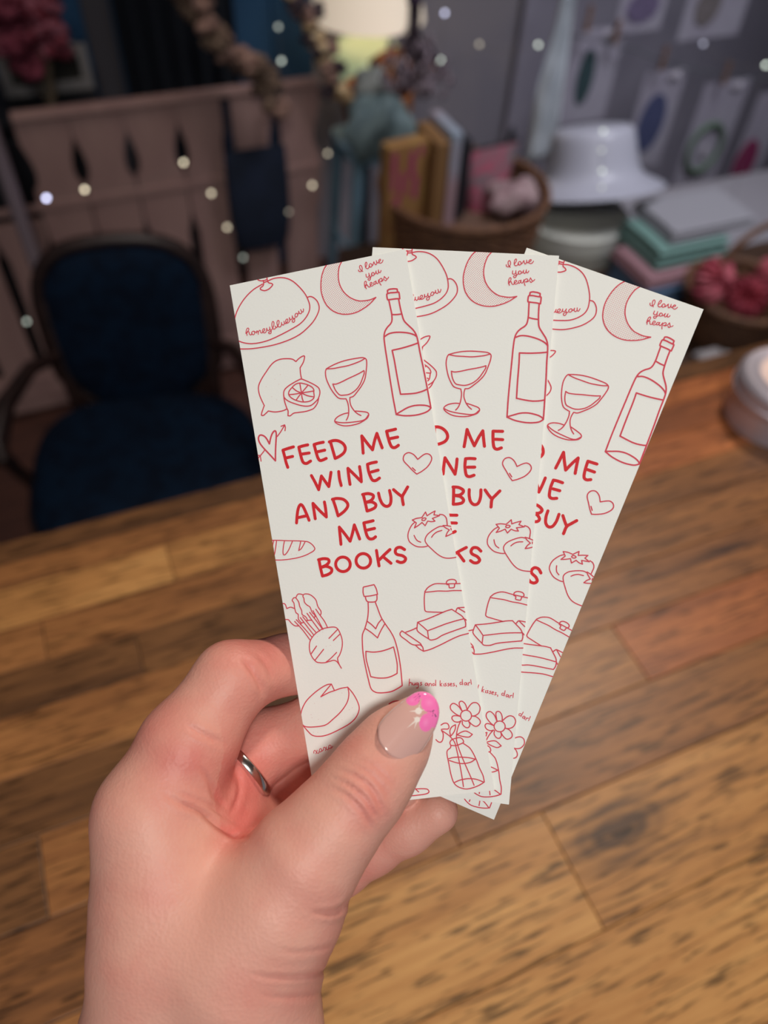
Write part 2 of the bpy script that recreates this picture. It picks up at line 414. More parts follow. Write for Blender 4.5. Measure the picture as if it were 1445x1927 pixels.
crop('slogan', 540, 890, 6.0208, 5.8, """
245,35 285,110 325,195! 358,40! 440,160! 467,-2
554,-10 562,70 580,148
680,135 668,50 658,-47! 735,30 808,105! 802,20 790,-66
70,572 80,470 95,400 118,365 145,385 180,460 212,542
75,515 190,490
282,525 270,440 258,350! 330,430 408,505! 400,410 388,335
478,305 530,295 600,305 645,345 650,385 620,430 580,465 540,492! 515,400 488,315
820,250 880,240 935,255 940,285 910,320 850,340! 920,335 965,360 960,395 920,420 868,438! 850,350 828,255
1000,235 1015,300 1045,360 1090,385 1130,360 1140,290 1125,205
1170,195 1220,240 1265,275
1330,165 1295,225 1268,280 1278,365
568,815 560,720 552,620! 615,700 672,780! 700,690 722,595! 750,670 780,755
935,548 885,560 830,572! 845,650 865,720 890,752 930,752 960,730
860,655 950,635
312,990 370,978 420,985 430,1015 400,1050 345,1075! 400,1065 455,1090 455,1130 410,1160 355,1175! 335,1090 318,995
o588,1042,82
o818,1003,82
968,885 980,970 995,1060
1120,875 1060,930 990,1000
1040,955 1130,1030
1285,875 1240,850 1195,860 1180,900 1200,930 1260,945 1295,975 1280,1010 1240,1022 1200,1008""")
crop('art', 640, 790, 8.028, 2.3, """
1128,605! 1080,545 1030,512 980,505 930,535 910,590 925,640 990,710 1050,775 1110,828! 1180,790 1270,720 1325,640 1338,580 1310,535 1260,520 1210,540 1128,605
1045,732 1090,775""")
crop('art', 460, 795, 14.45, 3.1, """
615,590 560,480 500,400 430,360 370,355 330,400 325,480 370,590 470,720 600,860 775,1055!
620,590 650,450 690,330 740,255 780,240 805,290 805,420 790,620 780,820 775,1055
@2.2 830,395 930,260 1035,85
@2.2 940,115 1040,75! 1055,150 1045,235
@2.2 480,775 420,850 350,935 270,1020 200,1100
@2.0 350,905 250,918
@2.0 320,970 235,985
@2.0 260,1030 200,1060
@2.0 370,930 385,1065
@2.0 310,990 318,1155
@2.0 270,1010 275,1070""")
crop('art', 495, 1000, 14.45, 2.1, """
0,258 85,258 300,258 550,268 800,272 1000,282 1120,300 1200,345 1270,415 1305,485 1270,545 1180,600 1050,665 900,715 750,750 550,780 350,795 155,790 50,786
190,275 165,400 152,550 165,660 190,680 215,620 240,480 270,280
485,275 455,420 440,560 450,640 485,655 550,590 620,470 700,285
925,290 900,400 868,535! 930,490 990,400 1040,300
.333,435 368,640 713,430 663,633 800,650 1008,582 1180,468""")
crop('art', 750, 955, 13.136, 2.2, """
300,385 240,440 180,540 140,650 135,760 170,860 250,930 350,980 450,992 550,985 620,965
920,185 1000,195 1060,240 1090,300 1100,380 1105,450
245,325! 350,285 480,265! 575,125! 610,220! 700,160 810,100! 780,195! 920,215! 820,255 740,285! 805,352! 720,365 625,350! 560,465! 485,385! 390,460 295,520! 345,395! 245,325
485,310 510,280 560,272 585,290 560,325 520,340 490,335 485,310
285,705 320,780 370,840 445,872
1000,480 920,485 820,530 700,610 610,690 560,780 560,860 620,950 720,1050 830,1150 930,1220 1030,1260 1150,1270 1305,1248 1420,1215
715,750 770,680 850,620 970,582
1290,500 1190,482 1100,465 1000,460! 1050,510 1155,570! 1100,640 1065,730! 1140,700 1215,660 1300,610
1195,530 1205,570""")
crop('art', 515, 1100, 11.115, 2.1, """
340,515 260,488 180,515! 150,430 110,410 70,440 80,560 105,680 140,740 210,750 270,820 340,875 420,880
345,510 330,400 295,345 330,290 370,290! 410,220 460,210 525,230! 560,210 640,215 720,260 790,340 820,450 850,510 890,570 890,630 870,655
345,510 370,600 415,640 420,740 470,810 460,855! 480,820 515,810
378,300 430,380 450,470 490,560 500,640 560,680 600,730 600,770! 640,760 695,762
525,235 520,270 540,300 550,380 600,440 660,480 690,550 710,600 760,650 765,690 740,705
340,785 500,960 660,1180
375,750 540,930 700,1120
460,705 590,880 735,1070
510,685 640,850 790,1025
600,615 720,790 860,985
655,595 790,770 920,950
725,560 820,740 930,950
785,530 860,640 960,780 1025,915
1025,915 1120,903 1190,910 1240,950 1290,1050 1325,1180 1320,1330 1270,1480 1225,1560 1250,1670 1300,1765! 1250,1680 1200,1620 1140,1600 1060,1620 960,1648 860,1650 780,1630 700,1540 650,1420 640,1300 660,1190 740,1070 850,980 940,935 1025,915
790,1300 670,1470
935,1370 750,1600
1205,1435 1080,1560 980,1640
1050,1140 1235,950
1140,1185 1285,1045
.922,1010 812,1103 990,1308 1076,1285""")
crop('art', 660, 1090, 8.76, 2.3, """
135,140! 200,125 310,100! 345,170 365,260! 250,285 145,295! 128,230 130,150
165,300 175,350 200,380 250,388 320,382 352,350 355,280
208,385 210,520 195,660 150,820 110,920 105,1050 115,1230 150,1450 190,1640 235,1810 300,1870 370,1885 480,1880 580,1860 670,1815 750,1765
325,385 360,480 420,640 500,770 580,890 640,1020 690,1220 725,1450 740,1620 750,1765
190,705 260,760 328,828! 370,740 425,675
152,820 260,895 355,978! 410,860 475,750
160,1200! 280,1213 400,1200 510,1170 615,1128! 650,1280 672,1420 668,1565! 580,1610 480,1638 350,1640 235,1618! 200,1480 165,1330 160,1200""")
crop('art', 735, 1080, 9.633, 2.2, """
1300,185 1175,187 1050,190 900,192 760,188 680,205 590,260 535,330! 522,450 525,620 545,690 650,703 860,710
535,345 650,335 780,322 920,325 1050,315 1195,315 1320,316
930,195 925,160 960,125 1020,112 1080,122 1105,160 1080,195
930,205 970,215 975,260 1020,265 1065,255 1072,205
395,890 570,830 740,760 900,690 1015,655! 1100,710 1190,770 1235,825! 1080,865 900,920 730,985 572,1045! 480,960 395,890
395,890 385,970 390,1045 480,1120 590,1190! 572,1045
590,1190 630,1212 730,1190 830,1130 950,1080 1120,1020 1260,970! 1262,900 1240,830
385,985 290,1030 180,1070
110,1045! 75,1090 90,1140 180,1210 300,1295 440,1300! 480,1340 495,1415
110,1045 250,1140 350,1210 440,1275 470,1330
350,1305 420,1370 495,1415! 620,1380 800,1300 1000,1200 1150,1135 1315,1090 1400,1060
1090,685 1115,635 1150,625 1240,620 1330,615
1130,632 1250,705
1235,825 1275,850 1350,900""")
crop('art', 545, 1280, 7.225, 2.1, """
490,62 430,72 350,115 250,190 150,290 90,400 68,500 80,590 130,640 250,645 400,620 500,545 620,430 700,310 725,200 712,105! 620,120 540,148 450,180 345,235! 420,145 490,62! 530,150
712,105 780,190 840,300 862,400 820,510 730,600 590,680 450,745 340,772 230,762 160,700 90,615
1268,330 1275,440
1268,330 1330,298 1420,290 1480,300 1440,330 1370,350 1268,335
1285,410 1320,385 1390,378
445,1310 450,1200 480,1070 540,1010 620,985 735,970! 690,895 760,900 810,915
580,1130 600,1095 650,1080
870,850 845,835 845,870
.476,123 632,183 257,327 210,478 222,520 308,541 768,385 728,410 783,482 628,548 238,718 298,720""")
crop('lettering', 570, 1395, 28.9, 1.4, """
245,690 235,610 270,540 310,535 350,590 400,660 470,690 520,640 530,560 560,460 620,440 665,490 650,570 600,620 550,600
650,570 720,550 760,480 770,390 810,350 850,390 900,440 970,500 1030,460 1040,370 1060,280 1110,245 1165,270 1180,340 1150,410 1090,430 1060,400
420,520 400,600 345,720
915,340 900,430 860,540
1150,410 1220,380 1270,300""")
crop('art', 740, 1260, 8.028, 2.1, """
o998,708,82
940,640 880,560 810,522 765,560 775,620 840,680 915,720
940,635 900,540 905,500 940,490 980,520 1005,570 1015,620
1015,620 1060,550 1110,512 1170,520 1210,580 1195,660 1140,705 1080,715
1085,712 1150,725 1205,775 1205,830 1150,870 1090,845 1030,785
1035,790 1055,840 1035,885 990,885 945,840 940,790
925,785 880,805 820,795 785,750 800,715 850,708 910,718
920,785 880,870 855,970 850,1080 875,1180 920,1310 990,1480 1050,1620 1105,1760
860,995 930,955 1000,942 1090,990! 1040,1030 960,1025 865,1000
835,845! 780,880 752,940 762,1020! 810,960 835,900 838,845
620,850 670,822 720,830 740,880 720,910 670,910 625,915
625,930 650,980 645,1060 620,1105 580,1105 540,1070
625,930 700,980 760,1030 820,1110 850,1220 890,1420 920,1600 945,1780
765,1160 750,1115 780,1070 840,1050 900,1040 940,1065 955,1110 900,1140 840,1160 765,1158! 755,1195 710,1235 705,1300 730,1440 760,1600 800,1720 860,1780 940,1810 1010,1815 1110,1790 1200,1750 1260,1710! 1240,1610 1190,1500 1150,1390 1100,1280 1050,1200 1000,1160 955,1130
725,1360 800,1340 900,1335 1020,1342 1130,1365! 1060,1410 950,1432 850,1420 735,1385
815,1715 900,1680 1020,1660 1140,1670 1255,1715
185,1745 220,1810 270,1860
230,1815 330,1812 400,1820 425,1860 380,1890 250,1910 100,1925""")
crop('lettering', 750, 1270, 10.704, 1.5, """
100,95 95,160 90,230
92,190 120,165 140,180 145,215
165,175 165,210 190,220 205,200 210,175! 215,220
270,180 245,175 232,200 250,215 272,195 275,175! 280,230 265,275 235,275
345,165 322,170 320,185 345,200 335,220 312,220
455,185 430,180 412,205 425,230 450,215 462,185! 475,240
492,190 498,235
495,205 520,185 535,200 542,235
600,195 575,190 562,215 580,232 610,215
625,120 625,235
715,130 712,200 715,240
750,185 718,212! 750,240
788,195 790,240
835,185 815,190 820,205 838,218 830,235 808,238
890,185 870,190 875,205 893,218 885,235 862,238
915,210 945,205 942,185 920,188 910,212 925,238 950,235
1000,185 980,188 980,203 1002,218 995,235 970,238
1035,225 1042,255
1145,165 1120,165 1108,190 1125,212 1150,195
1158,105 1165,215
1240,175 1215,170 1198,195 1212,220 1235,205 1245,175! 1255,225
1275,175 1282,225
1280,190 1300,165 1312,170
1328,110 1340,205
.788,152""")

def catmull(pts, closed=False):
    """split at corners, smooth each piece"""
    out = []; seg = []
    pieces = []
    for i, (x, y, c) in enumerate(pts):
        seg.append((x, y))
        if c and 0 < i < len(pts) - 1: pieces.append(seg); seg = [(x, y)]
    pieces.append(seg)
    for sg in pieces:
        if len(sg) < 2: continue
        p = np.array(sg, float)
        if len(sg) == 2: out += [tuple(p[0]), tuple(p[1])]; continue
        cl = len(pieces) == 1 and np.linalg.norm(p[0] - p[-1]) < 1e-6
        a = p[-2] if cl else 2*p[0] - p[1]; b = p[1] if cl else 2*p[-1] - p[-2]
        q = np.vstack([a, p, b])
        for i in range(1, len(q) - 2):
            n = max(2, min(7, int(np.linalg.norm(q[i+1] - q[i]) / 1.3)))
            for t in np.linspace(0, 1, n, endpoint=False):
                out.append(tuple(.5 * ((2*q[i]) + (-q[i-1]+q[i+1])*t + (2*q[i-1]-5*q[i]+4*q[i+1]-q[i+2])*t*t + (-q[i-1]+3*q[i]-3*q[i+1]+q[i+2])*t**3)))
        out.append(tuple(p[-1]))
    r = [out[0]]
    for q in out[1:]:
        if math.hypot(q[0]-r[-1][0], q[1]-r[-1][1]) > .05: r.append(q)
    return r

# card 1 plane, from its four corners in the photograph; a rectangle of 51 x 152 mm
CORN1 = [(432, 537, 1.0), (763, 468, .96993), (916, 1489, .97774), (583, 1527, 1.00781)]
D1 = 0.21898
C1 = [cam_d(x, y, D1 * k) for x, y, k in CORN1]
CN = np.cross(C1[1] - C1[0], C1[3] - C1[0]); CN /= np.linalg.norm(CN)
if CN.dot(CAM - C1[0]) < 0: CN = -CN
def card_uv(px, py):
    v = M @ cray(px, py); t = (C1[0] - CAM).dot(CN) / v.dot(CN); p = CAM + v * t - C1[0]
    a, b = C1[1] - C1[0], C1[3] - C1[0]
    G = np.array([[a.dot(a), a.dot(b)], [a.dot(b), b.dot(b)]])
    return np.linalg.solve(G, np.array([p.dot(a), p.dot(b)]))
def on_plane(px, py, off):              # pixel -> plane parallel to card 1, `off` metres behind it
    v = M @ cray(px, py); t = ((C1[0] - CN * off) - CAM).dot(CN) / v.dot(CN); return CAM + v * t
W_MM, H_MM = np.linalg.norm(C1[1]-C1[0]) * 1000, np.linalg.norm(C1[3]-C1[0]) * 1000
PXMM = W_MM / 338.1

def clip_poly(poly):
    for ax, lim, sg in ((0, 0, 1), (0, W_MM, -1), (1, 0, 1), (1, H_MM, -1)):
        out = []
        for i in range(len(poly)):
            a, b = poly[i-1], poly[i]; da, db = sg*(a[ax]-lim), sg*(b[ax]-lim)
            if (da >= 0) != (db >= 0):
                t = da / (da - db); out.append((a[0]+t*(b[0]-a[0]), a[1]+t*(b[1]-a[1])))
            if db >= 0: out.append(b)
        poly = out
        if len(poly) < 3: return []
    return poly
LAYER = [0]
def strokes_to_polys(items):
    """pen strokes -> flat mitred ribbons; every run of a stroke lies a few microns above the last, like ink over ink"""
    out = []
    def nxt(): LAYER[0] = (LAYER[0] + 1) % 16; return LAYER[0] * .003
    def put(poly, z):
        c = clip_poly(poly)
        if c: out.append((c, z))
    def disc(c, r, n, z): put([(c[0]+r*math.cos(2*math.pi*i/n), c[1]+r*math.sin(2*math.pi*i/n)) for i in range(n)], z)
    for wd, pts in items:
        hw = wd * PXMM / 2
        if len(pts) == 1:
            u, v = card_uv(pts[0][0], pts[0][1]); disc((u*W_MM, v*H_MM), hw, 6, 0); continue
        q = [card_uv(x, y) for x, y in catmull(pts)]; q = np.array([(u*W_MM, v*H_MM) for u, v in q])
        d = np.diff(q, axis=0); d /= (np.linalg.norm(d, axis=1)[:, None] + 1e-9); nn = np.stack([-d[:, 1], d[:, 0]], 1)
        z = nxt(); big_ = 12 if wd > 3 else 8; disc(q[0], hw, big_, nxt())
        L0 = q[0] + nn[0]*hw, q[0] - nn[0]*hw
        for i in range(len(d)):
            last = i == len(d) - 1
            if not last and d[i].dot(d[i+1]) > .55:
                m_ = nn[i] + nn[i+1]; m_ /= max(1e-6, m_.dot(nn[i])); L1 = q[i+1] + m_*hw, q[i+1] - m_*hw; nx = L1
            else:
                L1 = q[i+1] + nn[i]*hw, q[i+1] - nn[i]*hw; nx = None if last else (q[i+1] + nn[i+1]*hw, q[i+1] - nn[i+1]*hw)
            put([tuple(L0[0]), tuple(L0[1]), tuple(L1[1]), tuple(L1[0])], z)
            if nx is not L1: disc(q[i+1], hw, big_, nxt()); z = nxt()
            L0 = nx
    return out
def in_poly(x, y, P):
    c = False; j = len(P) - 1
    for i in range(len(P)):
        if (P[i][1] > y) != (P[j][1] > y) and x < (P[j][0]-P[i][0])*(y-P[i][1])/(P[j][1]-P[i][1])+P[i][0]: c = not c
        j = i
    return c
dots = []
for i in range(-60, 60):
    for j in range(-60, 60):
        x = 640 + (i + j) * 2.22; y = 535 + (i - j) * 2.22
        a = math.radians(-9); x, y = 640 + (x-640)*math.cos(a) - (y-535)*math.sin(a), 535 + (x-640)*math.sin(a) + (y-535)*math.cos(a)
        if in_poly(x, y, MOON): dots.append((1.5, [(x, y, 0)]))
ART['art'] += dots
Mcard = mat('bookmark_card', srgb(238, 238, 231), .55, bump=.03, bscale=1500, spec=.35, sss=0)
Mink = mat('red_ink', srgb(214, 72, 88), .6, spec=.2); Mink2 = mat('bold_red_ink', srgb(214, 38, 46), .6, spec=.2)
polys = {k: strokes_to_polys(v) for k, v in ART.items()}
def to_mesh(name, pl, mt):
    vs = []; fs = []
    for p, z in pl:
        n = len(vs); vs += [(x/1000, -y/1000, z/1000) for x, y in p]; fs.append(tuple(range(n, n+len(p))))
    me = bpy.data.meshes.new(name); me.from_pydata(vs, [], fs); me.materials.append(mt); return me
meshes = {k: to_mesh('printed_'+k, v, Mink2 if k == 'slogan' else Mink) for k, v in polys.items()}
def bookmark(corn, off, label, tilt=0):
    P = [on_plane(x, y, off) for x, y in corn]
    xa = P[1] - P[0]; ya = -(P[3] - P[0]); sx = np.linalg.norm(xa) / W_MM * 1000; sy = np.linalg.norm(ya) / H_MM * 1000
    xa /= np.linalg.norm(xa); ya -= xa * xa.dot(ya); ya /= np.linalg.norm(ya); za = np.cross(xa, ya)
    R = Matrix(np.stack([xa, ya, za], 1).tolist()).to_4x4()
    # rounded-free rectangle of card stock, 0.4 mm thick
    mb = MB(); W_, H_ = W_MM/1000, H_MM/1000
    mb.box(0, W_, -H_, 0, -.0004, 0)
    o = mb.build('bookmark', Mcard, smooth=False, bevel=.00008)
    o.matrix_world = Matrix.Translation(Vector(P[0])) @ R @ Matrix.Diagonal((sx, sy, 1, 1))
    for k, me in meshes.items():
        c = bpy.data.objects.new('printed_' + k, me); COL.objects.link(c); c.parent = o
        c.location = (0, 0, .00003)
    tag(o, label, 'bookmark', 'bookmarks fanned out in the hand')
    return o
bookmark([(432, 537), (763, 468), (916, 1489), (583, 1527)], 0.0, 'front bookmark of the fan, under the thumb, its whole red slogan readable')
bookmark([(701, 465), (1052, 481), (964, 1510), (624, 1470)], 0.0009, 'middle bookmark of the fan, left third hidden behind the front card')
bookmark([(991, 466), (1324, 582), (938, 1533), (612, 1405)], 0.0018, 'rear bookmark of the fan, tilted farthest to the right')
# ---------------------------------------------------------------- the hand: one implicit surface, meshed with surface nets
def hp(px, py, d):                       # camera-space metres
    return np.array([(px - CX) / FPX * d, -(py - CY) / FPX * d, -d])
HX = .00062
lo = np.array([-.092, -.196, -.262]); hi = np.array([.030, -.024, -.165])
nx, ny, nz = [int(k) for k in np.ceil((hi - lo) / HX)]
gx = (lo[0] + HX*np.arange(nx)).astype(np.float32); gy = (lo[1] + HX*np.arange(ny)).astype(np.float32); gz = (lo[2] + HX*np.arange(nz)).astype(np.float32)
BIG = np.float32(.03)
def smin(a, b, k):
    h = np.clip(.5 + .5*(b - a)/k, 0, 1); return b*(1-h) + a*h - k*h*(1-h)
def cone(F, a, b, ra, rb, k, mg=.012, flat=None):
    r = max(ra, rb) + mg
    l = np.minimum(a, b) - r; h = np.maximum(a, b) + r
    sl = []
    for g, x0, x1 in zip((gx, gy, gz), l, h):
        i0 = max(0, int((x0 - g[0]) / HX)); i1 = min(len(g), int((x1 - g[0]) / HX) + 2); sl.append(slice(i0, max(i0, i1)))
    if any(s_.stop <= s_.start for s_ in sl): return
    X, Y, Z = np.meshgrid(gx[sl[0]], gy[sl[1]], gz[sl[2]], indexing='ij')
    ba = (b - a).astype(np.float32); L2 = float(ba.dot(ba)) + 1e-12
    X -= np.float32(a[0]); Y -= np.float32(a[1]); Z -= np.float32(a[2])
    t = np.clip((X*ba[0] + Y*ba[1] + Z*ba[2]) / L2, 0, 1)
    d = np.sqrt((X - t*ba[0])**2 + (Y - t*ba[1])**2 + (Z - t*ba[2])**2) - (ra + (rb - ra)*t)
    sub = F[tuple(sl)]; F[tuple(sl)] = np.minimum(smin(sub, d.astype(np.float32), k), BIG)
def field(): return np.full((nx, ny, nz), BIG, np.float32)
def chain(F, pts, k):
    for p, q in zip(pts, pts[1:]): cone(F, hp(*p[:3]), hp(*q[:3]), p[3]/1000, q[3]/1000, k)

palm = field()
K = .007
PALM = [
    [(300, 2330, .196, 21), (300, 1990, .204, 20.5), (326, 1760, .207, 20), (318, 1640, .209, 18.3), (291, 1535, .209, 14.6)],
    [(440, 2330, .196, 21), (455, 1990, .203, 20.0), (450, 1760, .205, 22)],
    [(455, 1900, .212, 18), (450, 1720, .220, 16), (405, 1560, .222, 11)],
    [(450, 1720, .222, 15), (470, 1580, .231, 10.5)],
    [(450, 1760, .225, 15), (560, 1640, .238, 9.5)],
    [(291, 1535, .209, 14.6), (405, 1545, .222, 11)],
    [(405, 1545, .222, 11), (480, 1575, .231, 10)],
    [(480, 1575, .231, 10), (560, 1640, .238, 9)],
    [(330, 1480, .2125, 11.5), (376, 1502, .2185, 8.5), (448, 1552, .2250, 8.8)]]
for c in PALM: chain(palm, c, K)
THUMB = [(455, 1800, .203, 21), (520, 1700, .201, 17.5), (575, 1615, .1995, 14.0), (628, 1550, .200, 11.9), (683, 1484, .2015, 11.0), (716, 1436, .2035, 10.0), (748, 1392, .2050, 8.6), (782, 1347, .2072, 5.4)]
INDEX = [(291, 1535, .209, 14.6), (352, 1407, .213, 13.2), (436, 1279, .2185, 10.5), (540, 1249, .2305, 8.4), (640, 1262, .2305, 7.4), (700, 1285, .2285, 6.6)]
MID = [(400, 1530, .2235, 10.5), (440, 1462, .2270, 9.8), (505, 1399, .2335, 10.0), (600, 1360, .2305, 8.8), (700, 1372, .2285, 7.4), (740, 1392, .2275, 6.6)]
RINGF = [(480, 1575, .232, 10), (540, 1505, .2365, 9.6), (600, 1460, .2365, 9.2), (680, 1458, .2305, 8.0), (750, 1478, .2265, 6.6)]
PINKY = [(560, 1650, .237, 9.4), (640, 1628, .237, 8.9), (700, 1590, .2345, 8.4), (765, 1556, .230, 7.6), (822, 1527, .2265, 6.3)]
final = None
for ch, kc, kp in ((THUMB, .004, .005), (INDEX, .0035, .004), (MID, .003, .003), (RINGF, .003, .003), (PINKY, .003, .003)):
    f_ = field(); chain(f_, ch, kc); f_ = smin(palm, f_, kp)
    final = f_ if final is None else smin(final, f_, .0006)
del palm, f_
def surface_nets(F):
    s_ = F < 0
    c = np.zeros((nx-1, ny-1, nz-1), np.uint8)
    for i in (0, 1):
        for j in (0, 1):
            for k in (0, 1): c += s_[i:nx-1+i, j:ny-1+j, k:nz-1+k]
    act = np.argwhere((c > 0) & (c < 8)); idx = np.full(c.shape, -1, np.int32); idx[tuple(act.T)] = np.arange(len(act))
    acc = np.zeros((len(act), 3)); cnt = np.zeros(len(act))
    cor = [(i, j, k) for i in (0, 1) for j in (0, 1) for k in (0, 1)]
    vals = {q: F[act[:, 0]+q[0], act[:, 1]+q[1], act[:, 2]+q[2]].astype(float) for q in cor}
    for a in cor:
        for ax in range(3):
            if a[ax] == 0:
                b = list(a); b[ax] = 1; b = tuple(b); va, vb = vals[a], vals[b]
                m_ = (va < 0) != (vb < 0); t = np.where(m_, va / np.where(m_, va - vb, 1), 0)
                p = np.array(a, float)[None, :] + t[:, None] * np.eye(3)[ax][None, :]
                acc += np.where(m_[:, None], p, 0); cnt += m_
    V = lo + HX * (act + acc / cnt[:, None])
    Q = []
    for ax in range(3):
        sl0 = [slice(None)]*3; sl1 = [slice(None)]*3; sl0[ax] = slice(0, -1); sl1[ax] = slice(1, None)
        A, B = s_[tuple(sl0)], s_[tuple(sl1)]; e = np.argwhere(A != B)
        o1, o2 = [(1, 2), (2, 0), (0, 1)][ax]
        ok = (e[:, o1] > 0) & (e[:, o2] > 0) & (e[:, o1] < F.shape[o1]-1) & (e[:, o2] < F.shape[o2]-1); e = e[ok]
        def ii(d1, d2):
            q = e.copy(); q[:, o1] -= d1; q[:, o2] -= d2; return idx[q[:, 0], q[:, 1], q[:, 2]]
        q4 = np.stack([ii(1, 1), ii(0, 1), ii(0, 0), ii(1, 0)], 1)
        flip = ~A[tuple(e.T)]; q4[flip] = q4[flip][:, ::-1]; Q.append(q4)
    Q = np.concatenate(Q); Q = Q[(Q >= 0).all(1)]
    return V, Q
HV, HQ = surface_nets(final)
# smooth along the mesh edges a few times
E_ = np.concatenate([HQ[:, [0, 1]], HQ[:, [1, 2]], HQ[:, [2, 3]], HQ[:, [3, 0]]])
def relax(A, it, lam):
    for _ in range(it):
        s_ = np.zeros_like(A); n_ = np.zeros(len(A)); 
        for c_ in range(A.shape[1]): s_[:, c_] = np.bincount(E_[:, 0], A[E_[:, 1], c_], len(A)) + np.bincount(E_[:, 1], A[E_[:, 0], c_], len(A))
        n_ = np.bincount(E_[:, 0], minlength=len(A)) + np.bincount(E_[:, 1], minlength=len(A))
        A = A + lam * (s_ / np.maximum(n_, 1)[:, None] - A)
    return A
HV = relax(HV, 6, .5)
def vnorm(V):
    a, b, c, d = (V[HQ[:, i]] for i in range(4)); fn = np.cross(c - a, d - b); N_ = np.zeros_like(V)
    for i in range(4):
        for k in range(3): N_[:, k] += np.bincount(HQ[:, i], fn[:, k], len(V))
    return N_ / (np.linalg.norm(N_, axis=1)[:, None] + 1e-12)
NRM = vnorm(HV)
PXV = np.stack([CX - HV[:, 0]/HV[:, 2]*FPX, CY + HV[:, 1]/HV[:, 2]*FPX], 1); DV = -HV[:, 2]
def dist_line(pts):
    p = np.array(catmull([(x, y, 0) for x, y in pts])); best = np.full(len(HV), 1e9); par = np.zeros(len(HV))
    for i in range(len(p) - 1):
        d = p[i+1] - p[i]; L2 = d.dot(d) + 1e-9; t = np.clip(((PXV - p[i]) @ d) / L2, 0, 1)
        q = np.linalg.norm(PXV - p[i] - t[:, None]*d, axis=1); m_ = q < best; best[m_] = q[m_]; par[m_] = (i + t[m_]) / len(p)
    return best, np.minimum(1, 4*par)*np.minimum(1, 4*(1-par))
# folds of the skin: (points in the photo, depth mm, half width px, depth range)
C7 = lambda *a: [(150 + x/1.9267, 1180 + y/1.9267) for x, y in a]
FOLDS = [
    (C7((915, 515), (985, 535), (1050, 580), (1085, 640), (1105, 690)), .55, 5, (.17, .215)),
    (C7((905, 545), (975, 575), (1030, 620), (1062, 665), (1085, 705)), .45, 4.5, (.17, .215)),
    (C7((880, 575), (950, 600), (1010, 650), (1045, 700), (1060, 735)), .40, 5, (.17, .215)),
    (C7((955, 490), (1040, 525), (1100, 580), (1130, 640)), .25, 4, (.17, .215)),
    (C7((990, 475), (1060, 500), (1110, 545), (1150, 590)), .18, 4, (.17, .215)),
    (C7((830, 1035), (900, 1035), (950, 1018), (985, 985)), .70, 5, (.17, .225)),
    (C7((880, 1050), (925, 1045), (955, 1030)), .35, 4, (.17, .225)),
    (C7((600, 1255), (700, 1270), (800, 1268), (880, 1250), (925, 1225)), .45, 5, (.17, .225)),
    (C7((690, 1165), (780, 1180), (870, 1170), (930, 1150)), .22, 5, (.17, .225)),
    (C7((640, 1330), (740, 1345), (850, 1335), (905, 1310)), .25, 6, (.17, .225)),
    (C7((300, 600), (370, 640), (440, 670), (500, 720), (560, 755), (610, 760)), 1.1, 6, (.17, .235)),
    (C7((330, 590), (400, 620), (470, 650), (530, 690)), .55, 5, (.17, .235)),
    (C7((430, 500), (470, 560), (490, 620), (540, 670)), .5, 5, (.17, .235)),
    (C7((560, 500), (580, 560), (575, 620), (545, 680)), .55, 5, (.17, .235)),
    (C7((480, 560), (500, 610), (530, 650)), .35, 4, (.17, .235)),
    (C7((585, 105), (620, 150), (650, 200), (665, 245)), .8, 6, (.19, .24)),
    (C7((640, 90), (680, 140), (700, 190)), .3, 5, (.19, .24)),
    (C7((380, 350), (420, 375), (470, 400), (520, 425)), .6, 6, (.19, .24)),
]
disp = np.zeros(len(HV)); pinkv = np.zeros(len(HV))
front = NRM[:, 2] > -.15
for pts, am, hw, (d0, d1) in FOLDS:
    q, tp = dist_line(pts); m_ = front & (DV > d0) & (DV < d1) & (q < 5*hw)
    disp[m_] -= (am*.95/1000 * tp * (np.exp(-(q/(hw*.8))**2) - .35*np.exp(-((q - 2.2*hw)/hw)**2)))[m_]
    pinkv[m_] += (.16*tp*np.exp(-(q/(hw*1.6))**2))[m_]
HV = HV + NRM * disp[:, None]
HV = relax(HV, 1, .4)
# lasting colour of the skin: pinker fingertips, palm hollow and knuckles
def spotw(x, y, r): return np.exp(-((PXV[:, 0]-x)**2 + (PXV[:, 1]-y)**2) / r**2)
pinkv += .45*spotw(440, 1480, 95)*(DV > .205) + .35*spotw(500, 1420, 70)*(DV > .215) + .6*spotw(330, 1420, 95) + .5*spotw(470, 1230, 70) + .55*spotw(450, 1565, 50)
pinkv += .55*spotw(655, 1400, 50) + .35*spotw(600, 1700, 80) + .12*(DV > .224) + .3*spotw(690, 1500, 60) + .35*spotw(540, 1250, 60)
pinkv = np.clip(pinkv, 0, 1.2)
WV = CAM[None, :] + HV @ M.T
h0 = CAM + M @ hp(450, 1700, .21)
me = bpy.data.meshes.new('person'); me.from_pydata((WV - h0).tolist(), [], HQ.tolist()); me.update()
at_ = me.attributes.new('pinkness', 'FLOAT', 'POINT'); at_.data.foreach_set('value', pinkv.astype(np.float32))
me.polygons.foreach_set('use_smooth', [True]*len(me.polygons))
